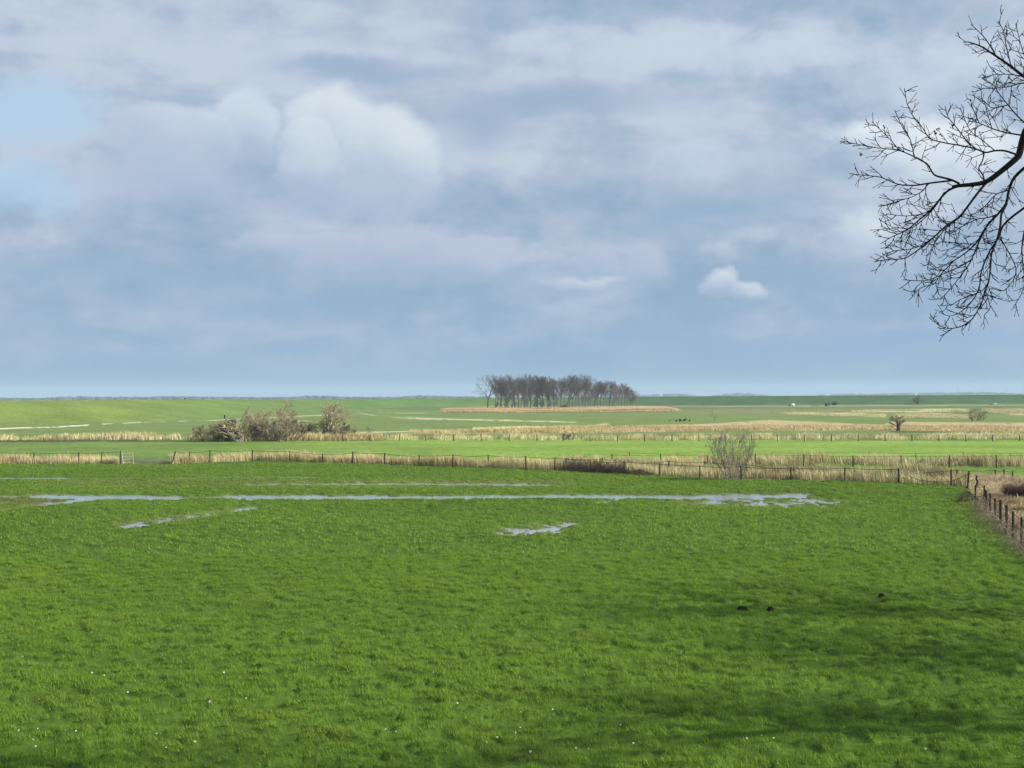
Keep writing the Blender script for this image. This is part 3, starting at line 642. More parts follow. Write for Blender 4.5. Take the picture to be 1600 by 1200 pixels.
def tree_meshes(seed, H, P, stems=1, maxlev=3, splay=0.0, basew=0.0, trunk_frac=0.62):
    r = random.Random(seed); A, B_ = Tubes(), Tubes()
    for s in range(stems):
        a = 6.283 * s / stems + r.uniform(-.5, .5); d = Vector((math.cos(a) * splay * r.uniform(0.2, 1), math.sin(a) * splay * r.uniform(0.2, 1), 1)).normalized()
        p = Vector((math.cos(a) * basew * r.uniform(0.1, 1), math.sin(a) * basew * r.uniform(.1, 1), -0.1))
        grow(r, A, B_, p, d, H * trunk_frac * (1 if s == 0 else r.uniform(0.6, 1)), P['rad'] * r.uniform(0.75, 1.1), 0, maxlev, P)
    A.sc = B_.sc = H / max(A.zmax(), B_.zmax())
    return A.mesh('trunk'), B_.mesh('crown')
def place_tree(name, me, loc, label, cat='tree', group=None, sx=1.0, sz=1.0, rz=0.0, mt=None, mc=None):
    o = empty(name, loc, label, cat, group); o.scale = (sx, sx, sz); o.rotation_euler = (0, 0, rz)
    link('trunk' if name.endswith('tree') or name == 'sapling' else 'stems', me[0], None, o); link('crown', me[1], None, o); return o
def mats(me, a, b_): me[0].materials.append(a); me[1].materials.append(b_); return me
PT = dict(wig=0.10, up=0.09, tl=1, rmin=0.020, kids=[15, 8, 7, 0], bare=0.24, ang=(0.35, 0.80), wide=0.95, len=[0.50, 0.58, 0.5], rad=0.30)
clump = [mats(tree_meshes(40 + i, 19.0, dict(PT, bare=(0.16, 0.28, 0.36)[i % 3], wide=(0.95, 0.8, 0.7)[i % 3]), maxlev=3, trunk_frac=0.72), M_bark_far, M_twig_far) for i in range(7)]
big = mats(tree_meshes(77, 19.0, dict(PT, wide=1.35, bare=0.28, kids=[15, 8, 7, 0], up=0.04, len=[0.6, 0.58, 0.5]), maxlev=3, trunk_frac=0.7), M_bark_far, M_twig_far)
prof_x = [758, 764, 785, 800, 820, 832, 850, 870, 882, 893, 905, 918, 935, 950, 965, 978, 990]
prof_y = [582, 582, 591, 587, 583, 583, 585, 588, 587, 582, 585, 589, 592, 593, 594, 598, 606]
ORD = ['first', 'second', 'third', 'fourth', 'fifth', 'sixth', 'seventh', 'eighth', 'ninth', 'tenth', 'eleventh', 'twelfth', 'thirteenth', 'fourteenth', 'fifteenth', 'sixteenth', 'seventeenth', 'eighteenth', 'nineteenth', 'twentieth', 'twenty-first', 'twenty-second', 'twenty-third', 'twenty-fourth', 'twenty-fifth', 'twenty-sixth']
fx = [762, 774, 783, 792, 801, 811, 820, 829, 838, 847, 857, 866, 876, 886, 895, 905, 914, 923, 933, 943, 952, 961, 971, 980, 988, 995]
for i, x in enumerate(fx):
    b_ = at_depth(x, 636, 880 + rnd.uniform(0, 14)); z = gz(b_.x, b_.y); b_.z = z
    top = np.interp(x, prof_x, prof_y) + rnd.uniform(-1.0, 2.5); bas = proj(np.array([b_.x]), np.array([b_.y]), np.array([z]))[1][0]
    h = max(6, (bas - top) * b_.y / FPX)
    me = big if i in (0, 14) else clump[i % 7]
    lab = ('wide-crowned bare tree standing apart at the clump left end' if i == 0 else 'broad domed bare tree rising above the clump right half' if i == 14 else 'lowest bare tree at the clump right end' if i == 25 else 'bare tree in the distant clump, %s trunk from its left end' % ORD[i])
    place_tree('bare_tree', me, b_, lab, 'tree', 'front row of the far clump', rnd.uniform(1.15, 1.4) * (h / 19) * (1.1 if i in (0, 14) else 1), h / 19, rnd.uniform(0, 6.28))
for i, x in enumerate([776, 782, 789, 794, 799, 804, 809, 814, 819, 824, 829, 834, 840, 845, 850, 855, 860, 865, 871, 876, 881, 890, 900, 910, 919, 928, 938, 948, 957, 966, 976, 985]):
    b_ = at_depth(x, 636, (900, 911, 922)[i % 3] + rnd.uniform(0, 8)); b_.z = gz(b_.x, b_.y)
    h = max(6, (bas - np.interp(x, prof_x, prof_y) - 2 - rnd.uniform(0, 4)) * b_.y / FPX)
    place_tree('bare_tree', clump[(i * 3 + 1) % 7], b_, 'bare tree half hidden in the back row of the distant clump', 'tree', 'back row of the far clump', 1.3 * h / 19, h / 19, rnd.uniform(0, 6.28))
for i, (x, w_, h_) in enumerate([(778, 14, 9), (790, 16, 12), (806, 14, 10), (818, 16, 13), (836, 14, 11), (846, 16, 12), (858, 14, 9), (868, 12, 10)]):
    b_ = at_depth(x, 636, 893 + rnd.uniform(0, 8)); b_.z = gz(b_.x, b_.y); h = h_ * b_.y / FPX
    place_tree('bare_shrub', clump[(0, 3, 6)[i % 3]], b_ - Vector((0, 0, 0.3)), 'low bare undergrowth between trunks in the clump left half', 'shrub', 'undergrowth of the far clump', w_ / h_ * 1.2 * h / 19, h / 19, rnd.uniform(0, 6))
PS = dict(wig=0.17, up=0.03, tl=0, rmin=0.009, kids=[11, 8, 6, 0], bare=0.08, ang=(0.4, 0.95), wide=1.1, len=[0.55, 0.55, 0.5], rad=0.10)
def shrub(name, px, py, wpx, hpx, label, mt, mc, seed, P=PS, stems=7, splay=0.7, basew=0.7, maxlev=3, depth_off=0, cat='shrub', tf=0.62):
    b_ = on(px, py); s = b_.y / FPX; H = hpx * s; me = mats(tree_meshes(seed, H, P, stems, maxlev, splay, basew, tf), mt, mc)
    V = np.zeros(len(me[1].vertices) * 3, np.float32); me[1].vertices.foreach_get('co', V); V = V.reshape(-1, 3)
    w0 = np.percentile(V[:, 0], 98) - np.percentile(V[:, 0], 2)
    if name == 'shrub':                            # wind-clipped: long shoots are drawn in to a rounded outline
        c_ = np.array([np.median(V[:, 0]), np.median(V[:, 1]), H * 0.40]); a_ = np.array([w0 * 0.46, w0 * 0.46, H * 0.62])
        q_ = (V - c_) / a_; k_ = np.linalg.norm(q_, axis=1); f_ = np.where(k_ > 0.9, (0.9 / np.maximum(k_, 0.9)) ** (0.35 if mc is M_willow else 0.75), 1.0)
        V2 = c_ + (V - c_) * f_[:, None]; V2[:, 2] = np.where(V[:, 2] < H * 0.4, V[:, 2], V2[:, 2]); V2[:, 2] = np.maximum(V2[:, 2], 0.03); V2[:, 2] *= H / np.percentile(V2[:, 2], 99.7); me[1].vertices.foreach_set('co', V2.astype(np.float32).ravel()); me[1].update()
        w0 = np.percentile(V2[:, 0], 98) - np.percentile(V2[:, 0], 2)
    return place_tree(name, me, b_, label, cat, None, wpx * s / w0, 1.0)
shrub('shrub', 328, 690, 42, 28, 'low dark shrub at the left end of the thicket', M_shrub, M_shrub, 201, stems=9, basew=1.6)
shrub('shrub', 369, 690.5, 44, 36, 'dark forked shrub with thick trunk in the left thicket', M_bark_far, M_shrub, 202, dict(PS, rad=0.22), stems=3, basew=0.3)
shrub('shrub', 398, 689.5, 42, 48, 'ochre middling shrub left of the tallest bush', M_shrub2, M_shrub2, 203, stems=7, basew=0.9)
shrub('shrub', 424, 689, 78, 63, 'tallest broad ochre bush of the left thicket', M_shrub2, M_shrub2, 204, dict(PS, kids=[10, 6, 6, 0]), stems=10, basew=1.6)
shrub('shrub', 440, 690, 66, 34, 'dark tangled undergrowth below the tallest ochre bush', M_shrub, M_shrub, 205, stems=10, basew=2.2)
shrub('shrub', 486, 687, 44, 28, 'low rounded dark bush between thicket and pale-trunked tree', M_shrub, M_shrub, 206, stems=8, basew=1.2)
shrub('bare_tree', 517, 687, 52, 60, 'slender bare tree with a pale sunlit trunk', M_pale, M_shrub2, 207, dict(PS, kids=[9, 6, 5, 0], tl=0, rad=0.17, wide=0.9, bare=0.25, up=0.12), stems=3, splay=0.25, basew=0.3, cat='tree')
shrub('shrub', 536, 687, 40, 26, 'thin twiggy bush right of the pale-trunked tree', M_shrub, M_shrub, 208, stems=6, basew=1.0)
shrub('sapling', 578, 685, 10, 18, 'thin grey sapling alone in the ditch right of thicket', M_shrub, M_bark_far, 209, dict(PS, kids=[5, 4, 3, 0], rad=0.07), stems=2, splay=0.3, basew=0.1, cat='sapling')
shrub('shrub', 888, 688, 20, 12, 'small grey round shrub on the middle ditch', M_shrub, M_bark_far, 210, dict(PS, kids=[7, 5, 4, 0], rmin=0.009, rad=0.05), stems=5, basew=0.4)
shrub('shrub', 1146, 751.5, 68, 80, 'leafless many-stemmed willow shrub beside the near fence', M_willow, M_willow, 211, dict(PS, rmin=0.005, rad=0.034, kids=[8, 5, 4, 0], up=0.08, wide=0.9, ang=(0.25, 0.65), bare=0.25, len=[0.40, 0.5, 0.5], wig=0.08), stems=12, splay=0.55, basew=0.45, tf=0.8)
shrub('bare_tree', 1404, 673, 22, 24, 'stunted thick-trunked tree at the reed bed corner', M_bramble, M_shrub, 235, dict(PS, wig=0.09, up=0.10, rad=0.16, kids=[9, 7, 6, 0], rmin=0.012, bare=0.3), stems=1, splay=0.0, basew=0.0, cat='tree')
shrub('shrub', 1526, 657.5, 28, 20, 'pale spreading bush among far pastures at right', M_shrub, M_shrub, 213, dict(PS, rad=0.06, rmin=0.008, kids=[7, 5, 4, 0]), stems=9, splay=0.9, basew=0.8)
shrub('sapling', 1113, 660, 10, 20, 'faint thin sapling behind the broad reed bed', M_bark_far, M_bark_far, 214, dict(PS, rad=0.06, kids=[6, 4, 3, 0]), stems=1, splay=0.1, cat='sapling')
shrub('shrub', 1064, 659, 30, 5, 'low dark bushes lining the reed bed edge', M_bramble, M_bramble, 215, stems=9, basew=2.0)
def dike_tree(px, d, hpx, wpx, label, seed, mt, mc):
    b_ = at_depth(px, 630, d); b_.z = gz(b_.x, b_.y); s = d / FPX
    me = mats(tree_meshes(seed, hpx * s, dict(PS, rmin=0.05, rad=0.3, kids=[8, 6, 5, 0]), 3, 3, 0.5, 0.5), mt, mc)
    V = np.array([v.co.x for v in me[1].vertices]); w0 = np.percentile(V, 98) - np.percentile(V, 2)
    place_tree('bare_tree', me, b_, label, 'tree', None, wpx * s / w0)
dike_tree(1435, 985, 13, 12, 'lone round dark tree against the far dike', 221, M_bark_far, M_bark_far)
dike_tree(1304, 930, 6.5, 8, 'small dark bush beside the tiny black hut', 222, M_bark_far, M_bark_far)
# reed-brown hummock before the clump
def tangle(name, label, path, n, h, wid, mt, seed, ln=(0.6, 1.4), rad=0.012, cat='bramble'):
    """arching stems tangled along a line on the ground"""
    r = random.Random(seed); T_ = Tubes(); c = path[len(path) // 2]
    for i in range(n):
        f = r.uniform(0, len(path) - 1.001); j = int(f); p = path[j].lerp(path[j + 1], f - j) - c + Vector((r.gauss(0, wid), r.gauss(0, wid), 0)); a = r.uniform(0, 6.283); L = r.uniform(*ln)
        k_ = 0.35 + 1.1 * abs(math.sin(f * 3.7 + seed) * math.sin(f * 8.3 + 1.1)); hh = h * r.uniform(0.3, 1.1) * k_; z0 = r.uniform(0, 0.3) * h * k_
        pts = [p + Vector((math.cos(a) * L * t_, math.sin(a) * L * t_, z0 + hh * 4 * t_ * (1 - t_) * 0.9 + r.gauss(0, 0.03))) for t_ in (0, .2, .4, .6, .8, 1)]
        T_.chain([tuple(v) for v in pts], [rad * 1.2, rad, rad, rad * .9, rad * .7, rad * .5], 3)
    return tag(link(name, T_.mesh(name), mt, None, c), label, cat)
tangle('bramble', 'dark bramble thicket in front of the near reed belt', [on(882, 737.5), on(910, 738.5), on(945, 740.5), on(985, 742.5)], 1000, 1.0, 0.5, M_bramble, 5, (0.4, 1.3), 0.010)
tangle('bramble', 'low dark bramble patch just right of the main bramble', [on(988, 743), on(1012, 744.5)], 180, 0.35, 0.3, M_bramble, 6, (0.4, 0.9), 0.012)
tangle('bramble', 'brown bramble tangle along the right edge fence', [on(1532, 793), on(1548, 810), on(1564, 828), on(1585, 846), on(1610, 868), on(1648, 903)], 650, 0.75, 0.26, simple('bramble_dry', (0.26, 0.20, 0.14), 0.9, 0.5, 3), 7, (0.5, 1.3), 0.009)
tangle('bramble', 'small dark bramble sprig out on the grass by the fence corner', [on(1504, 788), on(1508, 786)], 70, 0.6, 0.2, M_bramble, 8, (0.3, 0.8), 0.010)
def tussock(label, px, py, wpx, hpx, n, tones, seed, w):
    b_ = on(px, py); s = b_.y / FPX; r = np.random.default_rng(seed); R_ = wpx * s * 0.5; H = hpx * s
    a = r.uniform(0, 6.283, n); q_ = R_ * 0.45 * np.sqrt(r.uniform(size=n)); P = np.stack([q_ * np.cos(a), q_ * np.sin(a), np.zeros(n)], -1)
    h = H * r.uniform(0.6, 1.1, n); Lm = R_ * r.uniform(0.1, 0.75, n); L = np.stack([np.cos(a) * Lm, np.sin(a) * Lm, h], -1); wa = r.uniform(0, 3.14, n); W2 = np.stack([np.cos(wa), np.sin(wa), 0 * wa], -1) * w
    m1 = P + L * np.array([.35, .35, .6]); V = np.stack([P - W2, P + W2, m1 + W2 * .8, m1 - W2 * .8, P + L], 1).reshape(-1, 3); i = np.arange(n)[:, None] * 5
    F = np.concatenate([i + [0, 1, 2], i + [0, 2, 3], i + [3, 2, 4]], 0); cols = np.repeat(np.array(tones)[r.integers(0, len(tones), n)] * r.uniform(.7, 1.2, n)[:, None], 5, 0)
    return tag(link('rush_tussock', mesh_np('rush_tussock', V, F, cols), M_reed, None, b_), label, 'tussock')
tussock('dark brown domed rush tussock at the right picture edge', 1592, 788, 62, 32, 2600, [(0.075, 0.052, 0.038), (0.12, 0.085, 0.06), (0.18, 0.13, 0.09)], 3, 0.012)
tussock('pale straw tussock beneath the dark rush tussock', 1597, 803, 40, 14, 900, [(0.5, 0.4, 0.25), (0.4, 0.31, 0.19)], 4, 0.012)
b_ = at_depth(881, 637, 868); b_.z = gz(b_.x, b_.y)
T_ = Tubes(); r = random.Random(8)
for i in range(500):
    a = r.uniform(0, 6.283); e = r.uniform(0.05, 1.5); q_ = Vector((math.cos(a) * math.cos(e) * 3.2, math.sin(a) * math.cos(e) * 2.2, math.sin(e) * 2.1))
    T_.chain([tuple(q_ * 0.25), tuple(q_ * 0.7 + Vector((0, 0, .15))), tuple(q_ * r.uniform(0.92, 1.04))], [0.07, 0.06, 0.04], 3)
tag(link('shrub', T_.mesh('shrub'), M_shrub, None, b_), 'round brown bush in front of the far tree clump', 'shrub')

# ------------------------------------------------------------------ far small things
def boxes(name, lst, mt, parent=None, loc=None):
    V = []; F = []
    for (x0, x1, y0, y1, z0, z1) in lst:
        n = len(V); V += [(x, y, z) for z in (z0, z1) for x, y in ((x0, y0), (x1, y0), (x1, y1), (x0, y1))]
        F += [(n + 3, n + 2, n + 1, n), (n + 4, n + 5, n + 6, n + 7)] + [(n + i, n + (i + 1) % 4, n + 4 + (i + 1) % 4, n + 4 + i) for i in range(4)]
    return link(name, mesh_np(name, V, F), mt, parent, loc)
def roofm(name, x0, x1, y0, y1, z0, z1, mt, parent):
    xm = (y0 + y1) / 2; V = [(x0, y0, z0), (x1, y0, z0), (x1, y1, z0), (x0, y1, z0), (x0, xm, z1), (x1, xm, z1)]
    me = bpy.data.meshes.new(name); me.from_pydata(V, [], [(0, 1, 5, 4), (2, 3, 4, 5), (0, 4, 3), (1, 2, 5), (3, 2, 1, 0)]); return link(name, me, mt, parent)
p = at_depth(1237, 635, 862); p.z = gz(p.x, p.y); tr = empty('trailer', p, 'small white livestock trailer on the far pasture', 'trailer')
boxes('body', [(-0.9, 1.6, -0.9, 0.9, 0.45, 1.7)], M_white, tr); boxes('front_panel', [(-1.35, -0.93, -0.85, 0.85, 0.45, 1.45)], M_dark, tr); boxes('drawbar', [(-2.6, -1.37, -0.07, 0.07, 0.5, 0.62)], M_dark, tr)
for s_ in (-1, 1):
    T_ = Tubes(); T_.chain([(0.6, s_ * 0.93, 0.33), (0.6, s_ * 1.12, 0.33)], [0.33, 0.33], 12); link('wheel', T_.mesh('wheel'), M_dark, tr)
p = at_depth(1292.5, 634, 880); p.z = gz(p.x, p.y); hut = empty('hut', p, 'tiny black hut with sloping roof on the far pasture', 'hut')
boxes('wall', [(-1.15, 1.15, -1.2, 1.2, -0.1, 1.25)], M_dark, hut); roofm('roof', -1.35, 1.35, -1.4, 1.4, 1.253, 1.9, M_dark, hut); boxes('door', [(-0.35, 0.35, -1.24, -1.203, 0, 1.05)], M_grey, hut)
p = at_depth(1552, 633, 890); p.z = gz(p.x, p.y); tg = empty('water_trough', p, 'long pale water trough at the foot of the far dike', 'trough')
boxes('tank', [(-2.1, 2.1, -0.7, 0.7, 0.25, 1.0)], M_grey, tg); boxes('leg', [(-1.8, -1.6, -0.5, 0.5, -0.1, 0.25)], M_dark, tg); boxes('leg', [(1.6, 1.8, -0.5, 0.5, -0.1, 0.25)], M_dark, tg)
def on_dike(px, py):
    d = ray(px, py).normalized(); q_ = CAM.copy(); step = 0.5; t_ = 200.0
    while t_ < 1500:
        q_ = CAM + d * t_
        if gz(q_.x, q_.y) > q_.z: break
        t_ += step
    return Vector((q_.x, q_.y, gz(q_.x, q_.y)))
p = on_dike(351, 654.5); T_ = Tubes(); k_ = p.y / FPX
T_.chain([(0, 0, -.2), (0, 0, 2.0 * k_), (0, 0, 2.1 * k_), (0, 0, 5.4 * k_), (0.02, 0, 6.2 * k_)], [.12, .12, .26, .26, .14], 8)
tag(link('marker_post', T_.mesh('marker_post'), M_dark, None, p), 'stout black marker post on the dike slope above the thicket', 'post')
dd = [(abs(proj(np.array([x_]), np.array([y_]), np.array([6.3]))[0][0] - 341), x_, y_) for k_ in range(len(CREST) - 1) for x_, y_ in ((CREST[k_] * (1 - f_) + CREST[k_ + 1] * f_) for f_ in np.linspace(0, 1, 40)) if 340 < y_ < 620]
_, x_, y_ = min(dd); p = Vector((x_, y_, gz(x_, y_)))
bx = empty('crest_box', p, 'small dark box on the dike crest above the thicket', 'box')
boxes('cabinet', [(-0.30, 0.45, -0.3, 0.3, -0.05, 0.55)], M_dark, bx); boxes('slab', [(-1.4, 0.3, -0.9, -0.32, -0.1, 0.08)], M_gatewood, bx)
pm = None
def pylon(px, H, d, label):
    p = at_depth(px, 617, d); p.z = 0; o = empty('pylon', p, label, 'pylon', 'pylons on the horizon'); T_ = Tubes(); w = H * 0.09
    for sx_ in (-1, 1):
        for sy_ in (-1, 1): T_.chain([(sx_ * w, sy_ * w, 0), (sx_ * w * 0.35, sy_ * w * 0.35, H * 0.6), (sx_ * .3, sy_ * .3, H)], [.35, .3, .25], 3)
    for k in range(7):
        f = k / 7; a_, b2 = w * (1 - 1.0 * f * 0.95), w * (1 - (f + 1 / 7) * 0.95)
        for s_ in (-1, 1): T_.chain([(-a_ * s_, -a_, H * f), (b2 * s_, -b2, H * (f + 1 / 7))], [.2, .2], 3)
    link('tower', T_.mesh('tower'), M_steel, o)
    for z_, l_ in ((0.66, 0.2), (0.8, 0.15), (0.92, 0.1)):
        T_ = Tubes(); T_.chain([(-H * l_, 0, H * z_), (0, 0, H * z_ + .6), (H * l_, 0, H * z_)], [.15, .4, .15], 4); link('crossarm', T_.mesh('crossarm'), M_steel, o)
for px_, H_, d_, lb in ((1497, 44, 7000, 'nearest lattice pylon on the horizon, leftmost of the row'), (1536, 42, 7500, 'second lattice pylon from the left on the horizon'), (1573, 40, 7900, 'third lattice pylon from the left on the horizon'), (1598, 60, 7000, 'tall lattice pylon cut by the right picture edge')): pylon(px_, H_, d_, lb)

# far-off woods beyond the dike, one mass
V = []; F = []
def lump(cx, cy, rx, ry, h):
    n = len(V); k1, k2 = 7, 4
    for j in range(k2):
        e = j / (k2 - 1) * 1.45
        for i in range(k1):
            a = 6.283 * i / k1; q_ = 1 + rnd.uniform(-0.2, 0.2)
            V.append((cx + rx * math.cos(a) * math.cos(e) ** 0.6 * q_, cy + ry * math.sin(a) * math.cos(e) ** 0.6 * q_, h * math.sin(e) * (1 + rnd.uniform(-.1, .1)) - (0.5 if j == 0 else 0)))
    for j in range(k2 - 1):
        for i in range(k1): F.append((n + j * k1 + i, n + j * k1 + (i + 1) % k1, n + (j + 1) * k1 + (i + 1) % k1, n + (j + 1) * k1 + i))
x_ = -300.0
while x_ < 2000:
    d_ = 4600 if x_ < 760 else 7200
    dens = 0.97 if x_ < 730 else 0.62
    wv_ = 0.5 + vn(np.array([x_ / 55]), np.array([2.0]), 7)[0]
    hz = (5.0 + 6.5 * wv_) if x_ < 760 else 6 + 13 * max(0, wv_ - 0.25)
    if rnd.random() < dens and not (x_ >= 760 and wv_ < 0.33):
        p = at_depth(x_, 618, d_ + rnd.uniform(-150, 150)); r_ = rnd.uniform(9, 20) * d_ / 4600
        lump(p.x, p.y, r_, r_, hz * rnd.uniform(0.85, 1.12))
    x_ += 3.2
tag(link('far_wood', mesh_np('far_wood', V, F, smooth=True), M_wood), 'bluish far-off line of woods along the horizon', 'woods', kind='stuff')

# ------------------------------------------------------------------ small things in the pasture
def mound(px, py, wpx, hpx, label, seed):
    b_ = on(px, py); s = b_.y / FPX; r = random.Random(seed); V = []; F = []; k1, k2 = 12, 6
    for j in range(k2):
        e = j / (k2 - 1) * 1.5
        for i in range(k1):
            a = 6.283 * i / k1; q_ = 1 + r.uniform(-.22, .22); V.append((wpx * s * .5 * math.cos(a) * math.cos(e) * q_, wpx * s * .45 * math.sin(a) * math.cos(e) * q_, hpx * s * math.sin(e) * (1 + r.uniform(-.15, .15)) - (0.03 if j == 0 else 0)))
    for j in range(k2 - 1):
        for i in range(k1): F.append((j * k1 + i, j * k1 + (i + 1) % k1, (j + 1) * k1 + (i + 1) % k1, (j + 1) * k1 + i))
    tag(link('molehill', mesh_np('molehill', V, F, smooth=True), M_soil, None, b_ + Vector((0, 0, 0.02))), label, 'molehill', 'molehills in the pasture')
mound(1160, 961.5, 18, 6, 'largest dark molehill, at the edge of the tree shadow', 1); mound(1204, 958, 11, 6, 'small dark molehill right of the largest one', 2)
mound(1234, 935, 12, 6, 'flat dark molehill farther back than the largest one', 3); mound(1378, 936, 11, 5, 'low dark molehill farthest to the right', 4)
dv, df = [], []
for i in range(11):
    a = 6.283 * i / 11; n = len(dv)
    for rr_, aa, zz in ((0.006, a, 0.004), (0.026, a - .2, 0.010), (0.033, a, 0.012), (0.026, a + .2, 0.010)): dv.append((rr_ * math.cos(aa), rr_ * math.sin(aa), zz))
    df.append((n, n + 1, n + 2, n + 3))
hm = bpy.data.meshes.new('petals'); hm.from_pydata(dv, [], df); hm.materials.append(M_petal)
ym = bpy.data.meshes.new('disc'); yv = [(0.011 * math.cos(6.283 * i / 8), 0.011 * math.sin(6.283 * i / 8), 0.008) for i in range(8)] + [(0, 0, 0.016)]; ym.from_pydata(yv, [], [(i, (i + 1) % 8, 8) for i in range(8)]); ym.materials.append(M_yolk)
T_ = Tubes(); T_.chain([(0, 0, -0.16), (0.006, 0, -0.08), (0, 0, 0.006)], [0.003, 0.0025, 0.0025], 4); smh = T_.mesh('stem'); smh.materials.append(M_stem)
DA = [(144, 1064), (163, 1074), (350, 1064), (328, 1115), (56, 1185), (59, 1152), (119, 1159), (30, 1162), (52, 1171), (200, 1096), (385, 1111), (36, 1046), (305, 1175), (245, 1167), (260, 1192), (603, 1154), (619, 1159), (715, 1115), (814, 1132), (864, 1131), (813, 1153), (806, 1159), (829, 1192), (761, 1180), (970, 1148), (990, 1178), (777, 1169), (677, 1063), (900, 1196), (920, 1195), (1167, 1174), (1190, 1166), (1209, 1172), (1447, 1197), (1260, 1084)]
for i, (x, y) in enumerate(DA):
    b_ = on(x, y); o = empty('daisy', b_ + Vector((0, 0, 0.13 + rnd.uniform(-.01, .03))), 'tiny white daisy dotted in the foreground grass', 'daisy', 'daisies in the foreground grass')
    s = rnd.uniform(0.42, 0.75) * (1.3 if (x, y) in ((328, 1115), (144, 1064), (350, 1064), (829, 1192)) else 1); o.scale = (s, s, s); o.rotation_euler = (rnd.uniform(0.5, 0.9), rnd.uniform(-.2, .2), rnd.uniform(-.6, .6))
    link('petals', hm, None, o); link('disc', ym, None, o); link('stem', smh, None, o)

